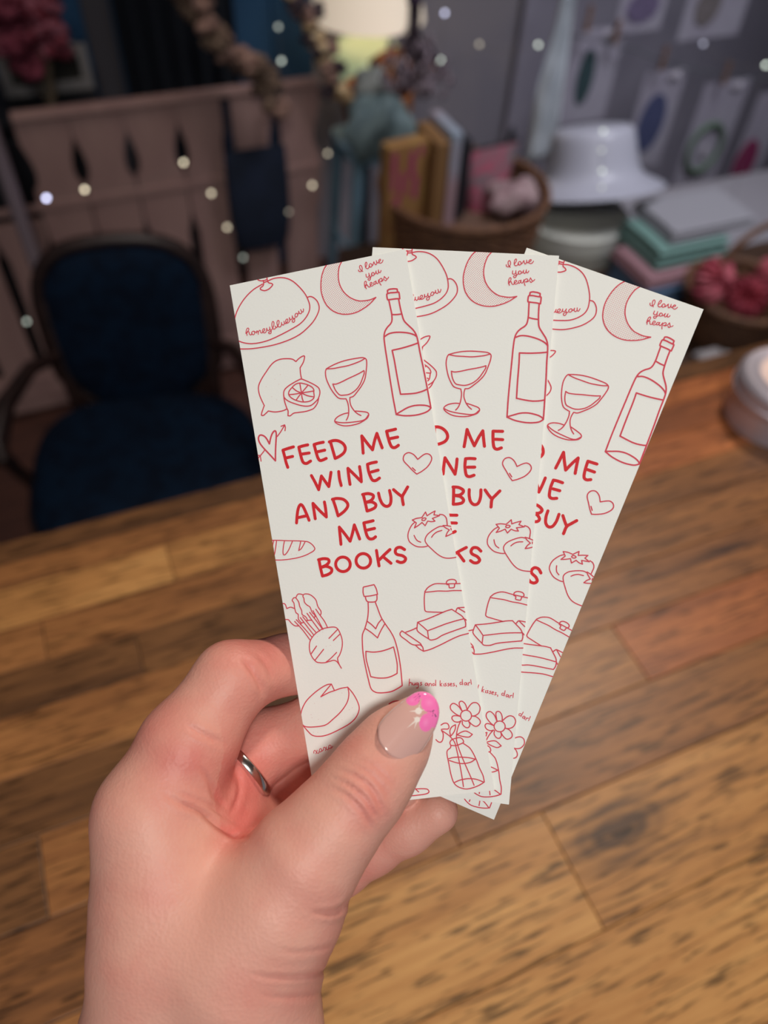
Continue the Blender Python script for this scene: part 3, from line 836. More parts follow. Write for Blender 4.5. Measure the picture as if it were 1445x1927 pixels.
def skin_mat():
    m = mat('skin', srgb(226, 172, 150), .5, spec=.36, sss=.10); nt = m.node_tree; N = nt.nodes; L = nt.links; b = N['Principled BSDF']
    b.inputs['Subsurface Radius'].default_value = (1.0, .32, .2); b.inputs['Subsurface Scale'].default_value = .0035
    a = N.new('ShaderNodeAttribute'); a.attribute_name = 'pinkness'
    tc = N.new('ShaderNodeTexCoord')
    n = N.new('ShaderNodeTexNoise'); n.inputs['Scale'].default_value = 55; n.inputs['Detail'].default_value = 4; L.new(tc.outputs['Object'], n.inputs['Vector'])
    mr = N.new('ShaderNodeMath'); mr.operation = 'MULTIPLY_ADD'; L.new(n.outputs['Fac'], mr.inputs[0]); mr.inputs[1].default_value = 1.5; mr.inputs[2].default_value = -.68
    ad = N.new('ShaderNodeMath'); ad.operation = 'ADD'; ad.use_clamp = True; L.new(mr.outputs[0], ad.inputs[0]); L.new(a.outputs['Fac'], ad.inputs[1])
    mx = N.new('ShaderNodeMix'); mx.data_type = 'RGBA'; mx.inputs['A'].default_value = srgb(221, 162, 144); mx.inputs['B'].default_value = srgb(208, 116, 106)
    L.new(ad.outputs[0], mx.inputs['Factor']); L.new(mx.outputs['Result'], b.inputs['Base Color'])
    vo = N.new('ShaderNodeTexVoronoi'); vo.inputs['Scale'].default_value = 1100; L.new(tc.outputs['Object'], vo.inputs['Vector'])
    n3 = N.new('ShaderNodeTexNoise'); n3.inputs['Scale'].default_value = 420; n3.inputs['Detail'].default_value = 3; L.new(tc.outputs['Object'], n3.inputs['Vector'])
    s_ = N.new('ShaderNodeMath'); s_.operation = 'ADD'; L.new(vo.outputs['Distance'], s_.inputs[0]); L.new(n3.outputs['Fac'], s_.inputs[1])
    bp = N.new('ShaderNodeBump'); bp.inputs['Strength'].default_value = .30; bp.inputs['Distance'].default_value = .00025
    L.new(s_.outputs[0], bp.inputs['Height']); L.new(bp.outputs['Normal'], b.inputs['Normal'])
    return m
me.materials.append(skin_mat())
hand = bpy.data.objects.new('person', me); COL.objects.link(hand); hand.location = Vector(h0)
tag(hand, "person's pale pink left hand and wrist holding the three bookmarks between thumb and fingers", 'person')

# ---- thumbnail: a long almond nail with painted petals
NO = [(640 + x/5.558, 1250 + y/5.558) for x, y in [(388, 700), (395, 790), (440, 870), (500, 940), (580, 990), (670, 1014), (750, 1000), (830, 935), (895, 850), (955, 750), (1005, 650), (1032, 560), (1037, 460), (1005, 370), (935, 303), (850, 284), (775, 300), (705, 345), (625, 405), (540, 475), (455, 560), (405, 630)]]
oc = catmull([(x, y, 0) for x, y in NO + [NO[0]]]); oc = np.array(oc[:-1])
ctr = np.array([770.0, 1368.0]); axd = np.array([.66, -.75]); axd /= np.linalg.norm(axd); nrm2 = np.array([-axd[1], axd[0]])
if nrm2[0] < 0: nrm2 = -nrm2
def nail_depth(x, y):
    q = np.array([x, y]) - ctr; a = q.dot(axd) * .143; b_ = (q.dot(nrm2)) * .143       # mm
    R_ = 10.5; h = R_ - math.sqrt(max(R_*R_ - b_*b_, 1.0))
    base = 195.35 + .23*a + (.014*a*a if a > 0 else 0)
    return (base + h) / 1000
RN = 64; rings = [i / RN for i in range(1, RN + 1)]; NOC = len(oc)
vs = [(*ctr, nail_depth(*ctr))]; 
for t in rings:
    for p in oc:
        q = ctr + (p - ctr) * t; d = nail_depth(*q)
        if t > .93: d += .0006 * ((t - .93) / .07)**2
        vs.append((q[0], q[1], d))
top = [(*v,) for v in vs]
NV_ = [CAM + M @ hp(*v) - h0 for v in vs]
fs = [(0, 1 + i, 1 + (i+1) % NOC) for i in range(NOC)]
for k in range(RN - 1):
    for i in range(NOC):
        a, b_ = 1 + k*NOC + i, 1 + k*NOC + (i+1) % NOC; fs.append((a, a + NOC, b_ + NOC, b_))
base_i = 1 + (RN-1)*NOC; n0 = len(NV_)
for i in range(NOC):
    x, y, d = vs[base_i + i]; NV_.append(CAM + M @ hp(x, y, d + .0016) - h0)
for i in range(NOC): fs.append((base_i + i, n0 + i, n0 + (i+1) % NOC, base_i + (i+1) % NOC))
NV_.append(CAM + M @ hp(ctr[0], ctr[1], nail_depth(*ctr) + .0020) - h0)
for i in range(NOC): fs.append((n0 + i, n0 + NOC, n0 + (i+1) % NOC))
me = bpy.data.meshes.new('thumbnail'); me.from_pydata([tuple(map(float, v)) for v in NV_], [], [f[::-1] for f in fs]); me.update()
def ell(x, y, cx, cy, rx, ry, rot=0):
    c_, s_ = math.cos(math.radians(rot)), math.sin(math.radians(rot)); dx, dy = x-cx, y-cy
    u, v = dx*c_ + dy*s_, -dx*s_ + dy*c_; return math.hypot(u/rx, v/ry)
def nail_col(px, py):
    x, y = (px - 740)*8.028, (py - 1260)*8.028
    nude, pink, pk2, white = np.array(srgb(214, 168, 157)[:3]), np.array(srgb(250, 122, 186)[:3]), np.array(srgb(255, 160, 208)[:3]), np.array(srgb(238, 226, 216)[:3])
    c = nude
    def mixc(c, t, w_): t = min(1, max(0, t)); return c*(1-t) + w_*t
    for e in ((300, 455, 108, 92, -15), (450, 385, 170, 62, 15), (560, 520, 150, 135, 30), (610, 690, 92, 200, -8), (500, 800, 108, 140, 12)):
        c = mixc(c, (1.04 - ell(x, y, *e)) * 9, pink)
    for e in ((285, 460, 55, 45, -20), (540, 500, 80, 75, 20), (490, 800, 60, 80, 10)):
        c = mixc(c, (1 - ell(x, y, *e)) * .5, pk2)
    for cx, cy, r, sp in ((380, 625, 52, ((240, 630), (470, 610), (400, 530), (400, 690))), (362, 755, 44, ((320, 890), (210, 880), (420, 720), (300, 720)))):
        c = mixc(c, (1.05 - ell(x, y, cx, cy, r, r)) * 5, white)
        for sx, sy in sp:
            L_ = math.hypot(sx-cx, sy-cy); ux, uy = (sx-cx)/L_, (sy-cy)/L_; a = (x-cx)*ux + (y-cy)*uy; b_ = abs(-(x-cx)*uy + (y-cy)*ux)
            if 0 < a < L_: c = mixc(c, 1.1*(1 - b_/(26*(1 - a/L_) + 2)), white)
    c = mixc(c, (1.02 - ell(x, y, 150, 450, 16, 70, 38)) * 3, white)
    for gx_, gy_, r in ((385, 372, 12), (398, 400, 9), (362, 368, 8), (590, 628, 13), (612, 622, 9), (560, 634, 7), (640, 702, 17), (590, 692, 9), (604, 655, 8), (692, 640, 10), (632, 680, 8)):
        if math.hypot(x-gx_, y-gy_) < r*.8: c = np.array(srgb(120, 84, 110)[:3])
    for lx, ly, l2x, l2y in ((385, 380, 300, 430), (390, 395, 330, 460), (395, 400, 385, 500), (590, 630, 500, 628), (600, 640, 600, 700)):
        L_ = math.hypot(l2x-lx, l2y-ly); ux, uy = (l2x-lx)/L_, (l2y-ly)/L_; a = (x-lx)*ux + (y-ly)*uy; b_ = abs(-(x-lx)*uy + (y-ly)*ux)
        if 0 < a < L_ and b_ < 4: c = c*.72
    return (*[float(q) for q in c], 1.0)
ca = me.color_attributes.new('paint', 'FLOAT_COLOR', 'POINT')
cols = [nail_col(v[0], v[1]) for v in vs] + [srgb(198, 150, 138)]*(NOC + 1)
ca.data.foreach_set('color', np.array(cols, np.float32).ravel())
me.polygons.foreach_set('use_smooth', [True]*len(me.polygons))
Mn = mat('gel_nail', srgb(198, 150, 138), .12, spec=.6, coat=.6); a_ = Mn.node_tree.nodes.new('ShaderNodeAttribute'); a_.attribute_name = 'paint'
Mn.node_tree.links.new(a_.outputs['Color'], Mn.node_tree.nodes['Principled BSDF'].inputs['Base Color'])
me.materials.append(Mn)
nail = bpy.data.objects.new('thumbnail', me); COL.objects.link(nail); nail.parent = hand
nail['label'] = 'long glossy nude nail with pink painted petals and white stars'
# hidden-side fingernails are left to the fingers behind the cards

# ---- the ring on the finger next to the index
rc = CAM + M @ hp(458, 1446, .2282)
ax_ = M @ (hp(505, 1399, .2335) - hp(440, 1462, .2270)); ax_ /= np.linalg.norm(ax_)
prof = [(.00995, -.0011), (.01065, -.0011), (.01085, -.0007), (.01085, .0007), (.01065, .0011), (.00995, .0011)]
mb = MB(); vs = []; n_ = 72
for i in range(n_):
    a = 2*math.pi*i/n_
    for r_, z_ in prof: vs.append((r_*math.cos(a), r_*math.sin(a), z_))
fs = [(i*6+q, ((i+1) % n_)*6+q, ((i+1) % n_)*6+(q+1) % 6, i*6+(q+1) % 6) for i in range(n_) for q in range(6)]
ringo = mb.add(vs, fs).build('finger_ring', mat('polished_silver', srgb(214, 206, 200), .18, metal=1.0))
ringo.location = Vector(rc); ringo.rotation_euler = Vector(ax_).to_track_quat('Z', 'Y').to_euler()
tag(ringo, 'plain silver band ring worn on the finger below the index finger', 'ring')
# ---------------------------------------------------------------- things behind the counter
def root(name, u, v, z, label, cat, group=None, rz=0.0):
    return tag(empty(name, room(u, v, z), RZ + rz), label, cat, group)
def ruv(px, py, v):                      # room coordinates of a spot seen at (px,py) on the plane v
    p = at_v(px, py, v); a, b = uv_of(p); return a, v, float(p[2])

# --- silver tin on the counter
pc = at_z(1497, 708, 1.083); tin = tag(empty('lidded_tin', (pc[0], pc[1], TABLE_Z), RZ), 'round silver screw-lid tin with a pale pink round label on its lid', 'tin')
Mal = mat('brushed_aluminium', srgb(206, 200, 214), .5, metal=.7, bump=.05, bscale=900)
rt = .0475
MB().lathe([(0, .0), (rt-.003, .0), (rt-.0012, .0015), (rt-.0012, .036), (rt-.004, .038), (0, .038)], 72).build('tin_body', Mal, tin)
MB().lathe([(rt-.001, .031), (rt+.0015, .031), (rt+.0022, .0325), (rt+.0022, .036), (rt+.0008, .0375), (rt+.0008, .0475), (rt-.001, .0505), (rt-.004, .053), (rt-.007, .053), (rt-.0085, .0522), (0, .0522)], 72).build('lid', Mal, tin)
MB().lathe([(0, .0523), (rt-.0165, .0523), (rt-.0165, .0526), (0, .0526)], 60).build('label', mat('pink_paper_label', srgb(240, 214, 208), .7), tin)
mb = MB()
for r_, a0, a1 in ((.0235, 2.5, 3.9), (.0175, 2.4, 3.5)):
    mb.tube([(r_*math.cos(a), r_*math.sin(a)*.9, .0527) for a in np.linspace(a0, a1, 12)], .0005, 4)
mb.build('printed_mark', mat('grey_print', srgb(150, 130, 128), .8), tin)

# --- pale fence of cut-out pickets
Mpick = mat('dusty_pink_paint', srgb(176, 142, 134), .6, col2=srgb(164, 130, 124), nscale=14, stretch=(1, 1, .25), bump=.15, bscale=60)
FV = 1.85
fence = root('picket_fence', 0, FV, 0, 'low dusty pink fence of fretwork pickets with drop-shaped cut-outs', 'fence')
gaps = [-.52, -.405, -.29, -.175, -.06, .053, .168, .284, .397, .512, .627]
def half(z):                              # how far the cut-out bites into a board edge
    if z > .735: return 0.0
    if z > .625: t = (z - .625) / .11; return .019 * math.sin(math.pi * (1 - t))**.7 * (1.15 - .75*t)
    if z > .52: return 0.0012
    if z > .47: return .0012 + .011 * (1 - (z - .47) / .05)
    if z > .14: return .0125
    return 0.0
zs_all = [0.02, .139, .141] + list(np.linspace(.16, .47, 8)) + list(np.linspace(.48, .52, 5)) + [.56, .62] + list(np.linspace(.626, .734, 13)) + [.76, .782]
for a, b_ in zip(gaps, gaps[1:]):
    zs = zs_all if a > -.1 else [z for z in zs_all if z < .6]
    cu = (a + b_) / 2; L_ = [(a + .0008 + half(z) - cu, z) for z in zs]; R_ = [(b_ - .0008 - half(z) - cu, z) for z in zs]
    mb = MB()
    n = len(zs); vs = []
    for y in (-.008, .008):
        for (x, z) in L_: vs.append((x, y, z))
        for (x, z) in R_: vs.append((x, y, z))
    fs = []
    for k in range(n - 1):
        fs += [(k, n+k, n+k+1, k+1), (2*n+k, 2*n+k+1, 3*n+k+1, 3*n+k), (k, k+1, 2*n+k+1, 2*n+k), (n+k, 3*n+k, 3*n+k+1, n+k+1)]
    fs += [(0, 2*n, 3*n, n), (n-1, 2*n-1, 4*n-1, 3*n-1)]
    mb.add(vs, fs); o = mb.build('picket', Mpick, fence, smooth=False); o.location = (cu, 0, 0)
MB().box(-.06, gaps[-1], -.016, .016, .783, .797).build('cap_rail', Mpick, fence, smooth=False, bevel=.003)
MB().box(gaps[0], gaps[-1], -.0125, -.0085, .585, .602).build('rail', Mpick, fence, smooth=False, bevel=.001)
MB().box(gaps[0], gaps[-1], -.014, -.0085, .06, .13).build('rail', Mpick, fence, smooth=False, bevel=.001)

# --- dark cabinet behind the fence and low display table on the right
cab = root('low_cabinet', 0, 2.08, 0, 'dark low cabinet standing behind the pink picket fence', 'cabinet')
Mdk = mat('dark_blue_paint', srgb(16, 18, 26), .7)
MB().box(-.95, .12, -.12, .12, .04, .72).build('cabinet_body', Mdk, cab, smooth=False, bevel=.004)
MB().box(-.97, .14, -.135, .13, .7205, .742).build('cabinet_top', Mdk, cab, smooth=False, bevel=.004)
for k in range(3): MB().box(-.935 + .35*k, -.935 + .35*k + .335, -.132, -.1205, .08, .70).build('door', Mdk, cab, smooth=False, bevel=.004)
disp_ = root('display_table', 1.55, 1.5, 0, 'low dark wooden display table carrying baskets and hats', 'table')
MB().box(-.93, 1.1, -.62, .20, .41, .44).build('tabletop', Msideboard, disp_, smooth=False, bevel=.004)
for a in (-.90, 1.05):
    for b_ in (-.57, .15): MB().box(a-.03, a+.03, b_-.03, b_+.03, 0, .4095).build('leg', Msideboard, disp_, smooth=False, bevel=.004)

# --- armchair with blue upholstery
Mch = mat('dark_walnut', srgb(54, 36, 32), .4, col2=srgb(40, 27, 25), nscale=12, stretch=(1, 1, 6))
Mup = mat('navy_blue_velvet', srgb(5, 28, 50), .85, col2=srgb(3, 16, 34), nscale=22, ndist=1.2, spec=.2, bump=.2, bscale=500)
ch = root('upholstered_chair', .012, 1.115, 0, 'dark wood armchair with blue upholstered oval-shouldered back and seat', 'chair', rz=math.radians(-11))
def superell(a, b, n=4.0, k=40, cx=0, cy=0): 
    return [(cx + a*math.copysign(abs(math.cos(t))**(2/n), math.cos(t)), cy + b*math.copysign(abs(math.sin(t))**(2/n), math.sin(t))) for t in np.linspace(0, 2*math.pi, k, endpoint=False)]
def cushion(a, b, h, n=3.2, rings=7, k=44, z0=0):
    mb = MB(); vs = []; fs = []
    for j in range(rings + 1):
        t = math.pi/2 * j / rings; s_ = math.cos(t); zz = z0 + h*math.sin(t)
        s_ = s_**.35 if s_ > 1e-6 else 0.0
        for x, y in superell(a*s_, b*s_, n, k): vs.append((x, y, zz))
    for j in range(rings):
        for i in range(k): fs.append((j*k+i, j*k+(i+1) % k, (j+1)*k+(i+1) % k, (j+1)*k+i))
    fs.append(tuple(range(k))[::-1]); mb.add(vs, fs); return mb
cushion(.218, .195, .055).build('seat_cushion', Mup, ch).location = (0, 0, .412)
MB().prism(superell(.224, .20, 3.4), 'z', .355, .4115).build('seat_rail', Mch, ch, smooth=True, bevel=.004)
for sx in (-1, 1):
    MB().tube([(sx*.18, -.165, .36), (sx*.185, -.172, .26), (sx*.178, -.165, .12), (sx*.176, -.168, .0)], [.024, .02, .014, .012], 12).build('leg', Mch, ch)
    MB().tube([(sx*.15, .165, .36), (sx*.155, .185, .2), (sx*.16, .215, .0)], [.022, .017, .013], 12).build('leg', Mch, ch)
    MB().tube([(sx*.135, .188, .36), (sx*.142, .205, .5), (sx*.150, .228, .66)], [.018, .016, .014], 12).build('back_stile', Mch, ch)
    MB().tube([(sx*.146, .212, .545), (sx*.19, .15, .565), (sx*.225, .06, .562), (sx*.235, -.03, .548), (sx*.226, -.062, .530)], [.012, .014, .017, .018, .014], 12).build('arm', Mch, ch)
    MB().tube([(sx*.228, -.045, .53), (sx*.228, -.02, .47), (sx*.212, .0, .40), (sx*.21, .0, .37)], [.014, .012, .015, .017], 12).build('arm_post', Mch, ch)
# back frame ring (front is -y, leaning back)
bt = math.atan2(.045, .33)
def backpt(x, z, y=0.0): return (x, .19 + (z - .36)*math.tan(bt) + y, z)
shape = []
for t in np.linspace(0, 2*math.pi, 56, endpoint=False):
    c_, s_ = math.cos(t), math.sin(t); a = .158 if s_ > -.2 else .158 - .028*min(1, (-s_ - .2)/.5); n_ = 3.6
    x = a*math.copysign(abs(c_)**(2/n_), c_); z = .575 + .172*math.copysign(abs(s_)**(2/n_), s_) + (.014*math.cos(math.pi*x/.32) if s_ > .4 else 0); shape.append((x, z))
MB().tube([backpt(x, z) for x, z in shape], .0135, 10, closed=True).build('back_frame', Mch, ch)
mb = MB(); vs = []; fs = []; ns = len(shape); RR = 7
for side in (-1, 1):
    for j in range(RR + 1):
        s_ = math.cos(math.pi/2*j/RR)**.4 if j < RR else 0.0; hgt = .028*math.sin(math.pi/2*j/RR)
        for x, z in shape: vs.append(backpt(x*.94*s_, .575 + (z-.575)*.95*s_, side*(.004 + hgt)))
for q in range(2):
    o_ = q*(RR+1)*ns
    for j in range(RR):
        for i in range(ns): fs.append((o_+j*ns+i, o_+j*ns+(i+1) % ns, o_+(j+1)*ns+(i+1) % ns, o_+(j+1)*ns+i))
for i in range(ns): fs.append((i, (i+1) % ns, (RR+1)*ns+(i+1) % ns, (RR+1)*ns+i))
mb.add(vs, fs).build('back_pad', Mup, ch)

# --- navy tote hanging from the fence
tu, tv, tz = ruv(487, 372, FV - .05)
tote = root('tote_bag', tu, tv, tz, 'navy blue fabric bag hanging by two handles from the pink fence', 'bag', rz=0)
Mnavy = mat('navy_cotton', srgb(22, 34, 56), .85, col2=srgb(15, 26, 44), nscale=18, bump=.3, bscale=600)
mb = MB(); vs = []; fs = []; k = 36
prof_ = [(-.135, .030, .004), (-.132, .055, .012), (-.11, .070, .018), (-.05, .078, .024), (.03, .078, .022), (.09, .076, .014), (.118, .075, .007), (.122, .073, .005)]
for z, a, b_ in prof_:
    for x, y in superell(a, b_, 3, k): vs.append((x, y, z))
for j in range(len(prof_) - 1):
    for i in range(k): fs.append((j*k+i, j*k+(i+1) % k, (j+1)*k+(i+1) % k, (j+1)*k+i))
fs.append(tuple(range(k))[::-1]); fs.append(tuple((len(prof_)-1)*k+i for i in range(k)))
mb.add(vs, fs).build('bag_body', Mnavy, tote)
for a in (-.058, .055):
    MB().box(a-.010, a+.010, .002, .0045, .115, .125 + .79 - tz - .12).build('handle', Mnavy, tote, smooth=False)
    MB().box(a-.010, a+.010, .0, .0032, .10, .2).build('handle', Mnavy, tote, smooth=False)

# --- framed picture, fabric flowers, curtain, posts at the left
pu, pv, pz = ruv(172, 140, 2.08); pu -= .10
fr = root('picture_frame', pu, pv, .743, 'dull white picture frame around an olive board, standing left behind the fence', 'frame')
Mfr = mat('chalk_white_frame', srgb(140, 136, 134), .7); Mol = mat('olive_board', srgb(52, 50, 44), .8)
fw, fh = .10, ruv(150, 80, 2.08)[2] - .743
MB().box(-fw, -fw+.022, -.01, .01, 0, fh).build('frame_side', Mfr, fr, smooth=False, bevel=.002)
MB().box(fw-.022, fw, -.01, .01, 0, fh).build('frame_side', Mfr, fr, smooth=False, bevel=.002)
MB().box(-fw, fw, -.0095, .0095, fh-.022, fh).build('frame_rail', Mfr, fr, smooth=False, bevel=.002)
MB().box(-fw, fw, -.0095, .0095, 0, .022).build('frame_rail', Mfr, fr, smooth=False, bevel=.002)
MB().box(-fw+.02, fw-.02, .0, .005, .02, fh-.02).build('board', Mol, fr, smooth=False)
def petals(mb, c, r, seed, n=9):
    rd = random.Random(seed)
    for k in range(n):
        a = rd.uniform(0, 6.28); b_ = rd.uniform(-.9, 1.2); q = r*.55
        mb.blob((c[0]+q*math.cos(a)*math.cos(b_), c[1]+q*math.sin(a)*math.cos(b_), c[2]+q*math.sin(b_)), (r*.5, r*.5, r*.38), seed*31+k, .25, 9, 6)
    return mb
Mred = mat('crimson_fabric', srgb(104, 12, 32), .8, col2=srgb(160, 96, 112), nscale=60)
Mpk = mat('dusky_pink_fabric', srgb(136, 60, 78), .8, col2=srgb(90, 20, 40), nscale=50)
bu, bv, bz = ruv(60, 60, 1.98)
bq = root('fabric_flower_bunch', bu, bv, .743, 'bunch of crimson and pink fabric flowers at the top left edge', 'flowers')
rd = random.Random(3)
for k, (px, py) in enumerate([(12, 12), (48, 6), (84, 20), (20, 50), (60, 48), (96, 62), (34, 86), (72, 92), (104, 92), (52, 124), (8, 80), (84, -14), (20, -16)]):
    u_, v_, z_ = ruv(px, py, 1.98 + rd.uniform(-.02, .02)); c = (u_-bu, v_-bv, z_-.743)
    fl = petals(MB(), (0, 0, 0), .036, k).build('flower', Mred if k % 3 else Mpk, bq); fl.location = c
mb = MB()
for k in range(8): mb.tube([(0, 0, .0), (rd.uniform(-.02, .02), 0, .05), (rd.uniform(-.06, .05), rd.uniform(-.02, .02), .16)], .003, 6)
mb.build('stems', mat('beige_stems', srgb(110, 96, 78), .8), bq)
pu, pv, pz = ruv(8, 280, 1.72)
MB().lathe([(0, 0), (.05, 0), (.05, .02), (.016, .03), (.016, 1.05), (.022, 1.06), (.022, 1.08), (0, 1.09)], 24).build('pole', mat('pale_lilac_paint', srgb(168, 150, 158), .5), tag(empty('display_pole', room(pu - .012, 1.70, 0), RZ), 'slim pale lilac display pole at the left edge', 'pole'))
MB().box(-.035, .035, -.015, .015, .0, 1.9).build('post', mat('grey_painted_wood', srgb(74, 72, 78), .7), tag(empty('door_post', room(ruv(200, 100, 2.28)[0], 2.33, 0), RZ), 'grey painted upright post beside the dark curtain', 'post'), smooth=False, bevel=.003)
c0, c1 = ruv(245, 60, 2.26)[0], ruv(425, 60, 2.26)[0]
mb = MB(); n = 60; vs = []
for i in range(n):
    t = i/(n-1); u_ = (t-.5)*(c1-c0+.06); y = .022*math.sin(t*math.pi*11) + .006*math.sin(t*37)
    vs += [(u_, y, .06), (u_, y, 2.3), (u_, y+.004, 2.3), (u_, y+.004, .06)]
fs = []
for i in range(n-1):
    for a, b_ in ((0, 1), (1, 2), (2, 3), (3, 0)): fs.append((4*i+a, 4*i+b_, 4*i+4+b_, 4*i+4+a))
fs += [(0, 3, 2, 1), (4*n-4, 4*n-3, 4*n-2, 4*n-1)]
mb.add(vs, fs); cu_ = root('curtain', (c0+c1)/2, 2.285, 0, 'near-black navy curtain hanging behind the fence', 'curtain')
mb.build('cloth', mat('midnight_cloth', srgb(10, 20, 34), .9), cu_)

# --- garlands of paper roses
def garland(name, pts, v, r, mats, label, seed):
    rd = random.Random(seed); q = catmull([(x, y, 0) for x, y in pts]); L_ = np.cumsum([0] + [math.dist(a, b_) for a, b_ in zip(q, q[1:])])
    u0, v0, z0 = ruv(*pts[0], v); g = root(name, u0, v0, z0, label, 'garland'); n = int(L_[-1] / 24)
    line = []
    for k in range(n + 1):
        s_ = L_[-1]*k/n; i = int(np.searchsorted(L_, s_)); p = q[min(i, len(q)-1)]; line.append(p)
        for e in range(2):
            dx, dy = rd.uniform(-17, 17), rd.uniform(-10, 10)
            u_, v_, z_ = ruv(p[0]+dx, p[1]+dy, v + rd.uniform(-.02, .02))
            petals(MB(), (0, 0, 0), r*rd.uniform(.8, 1.15), seed*100+k*2+e, 8).build('paper_rose', mats[rd.randrange(len(mats))], g).location = (u_-u0, v_-v0, z_-z0)
    MB().tube([tuple(np.array(ruv(*p, v)) - np.array((u0, v0, z0))) for p in line], .004, 6).build('cord', mats[0], g)
Mr1 = mat('beige_paper', srgb(140, 116, 96), .8, col2=srgb(92, 70, 58), nscale=70); Mr2 = mat('blush_paper', srgb(176, 140, 124), .8, col2=srgb(120, 90, 80), nscale=70); Mr3 = mat('brown_paper', srgb(92, 72, 62), .8, col2=srgb(60, 48, 46), nscale=70)
garland('rose_garland', [(335, -40), (372, 10), (405, 55), (440, 100), (485, 140), (512, 170), (526, 205)], 1.745, .028, [Mr1, Mr1, Mr2, Mr3], 'garland of beige paper roses drooping over the fence corner, left one', 4)
Mr4 = mat('honey_paper', srgb(232, 206, 160), .6, col2=srgb(176, 140, 100), nscale=60); Mr5 = mat('plum_paper', srgb(84, 68, 74), .8, col2=srgb(52, 42, 50), nscale=60)
garland('rose_garland', [(545, -40), (575, 10), (592, 55), (606, 100), (620, 140), (628, 185)], 1.80, .022, [Mr4, Mr5, Mr5, Mr2, Mr4], 'garland of honey and plum paper roses hanging beside the lamp', 5)

# --- bunch of dried lavender
lu, lv, lz = ruv(780, 10, 1.62)
lav = root('dried_lavender', lu, lv, lz, 'bunch of dried dark lavender hanging head down in front of the lamp', 'flowers')
rd = random.Random(8); st = MB(); hd = MB()
for k in range(46):
    px, py = 785 + rd.gauss(0, 26), 120 + rd.uniform(-38, 48); e = np.array(ruv(px, py, 1.62 + rd.uniform(-.03, .03))) - np.array((lu, lv, lz)); m_ = e*.45; m_[0] *= .45
    st.tube([(rd.uniform(-.006, .006), rd.uniform(-.006, .006), .16), (rd.uniform(-.012, .012), 0, .03), tuple(m_), tuple(e)], .0016, 5)
    for j in range(4): hd.blob(tuple(e + np.array((rd.gauss(0, .006), rd.gauss(0, .006), rd.gauss(0, .016)))), (.005, .005, .008), k*4+j, .3, 7, 5)
st.build('stems', mat('dark_stems', srgb(58, 44, 54), .8), lav); hd.build('flower_heads', mat('lavender_heads', srgb(176, 160, 168), .5, col2=srgb(90, 74, 88), nscale=120), lav)
MB().lathe([(.012, 0), (.016, .004), (.016, .018), (.012, .022)], 20).build('twine', mat('plum_twine', srgb(60, 44, 62), .8), lav)

# --- table lamp on a pale blue stool
su, sv, sz = ruv(690, 290, 1.86)
Mblue = mat('powder_blue_paint', srgb(120, 152, 168), .5, col2=srgb(110, 140, 158), nscale=20)
su += .03
stool = root('side_stool', su, sv + .02, 0, 'powder blue painted stool with splayed legs under the wicker hamper', 'stool')
MB().prism(superell(.10, .10, 5), 'z', .60, .622).build('stool_top', Mblue, stool, bevel=.004)
for sx in (-1, 1):
    for sy in (-1, 1): MB().tube([(sx*.075, sy*.075, .5995), (sx*.088, sy*.085, .3), (sx*.10, sy*.10, 0)], [.017, .015, .012], 12).build('leg', Mblue, stool)
    MB().tube([(sx*.087, -.08, .34), (sx*.087, .08, .34)], .008, 8).build('stretcher', Mblue, stool)
lu, lv, lz = ruv(690, 98, 2.12)
ped = root('plant_stand', lu, lv, 0, 'slim dark stand carrying the table lamp', 'stand')
ptop = lz - .115
MB().lathe([(0, 0), (.08, 0), (.08, .015), (.02, .03), (.02, ptop-.03), (.07, ptop-.015), (.07, ptop), (0, ptop)], 28).build('stand_column', Mdk, ped)
lamp = root('table_lamp', lu, lv, ptop + .0005, 'table lamp with pale green glass body and wide glowing cream shade', 'lamp')
MB().lathe([(0, 0), (.055, 0), (.06, .006), (.045, .02), (.075, .05), (.098, .085), (.098, .11), (.075, .14), (.03, .155), (.022, .165), (0, .165)], 40).build('lamp_body', mat('pale_green_glass', srgb(176, 192, 146), .25, spec=.6, emit=srgb(206, 224, 180), estr=.30), lamp)
MB().tube([(0, 0, .16), (0, 0, .26)], .006, 8).build('lamp_stem', Mal, lamp)
sh = [(.165, .185), (.166, .186), (.105, .40), (.104, .40), (.104, .399), (.1635, .186)]
MB().lathe([(.150, .20), (.10, .42), (.0985, .42), (.1485, .20)], 48).build('lamp_shade', mat('glowing_linen', srgb(226, 214, 196), .8, emit=srgb(255, 234, 208), estr=.42), lamp)
MB().blob((0, 0, .30), (.03, .03, .045), 1, .0).build('bulb', mat('lamp_bulb', srgb(255, 240, 210), .5, emit=srgb(255, 230, 196), estr=16), lamp)

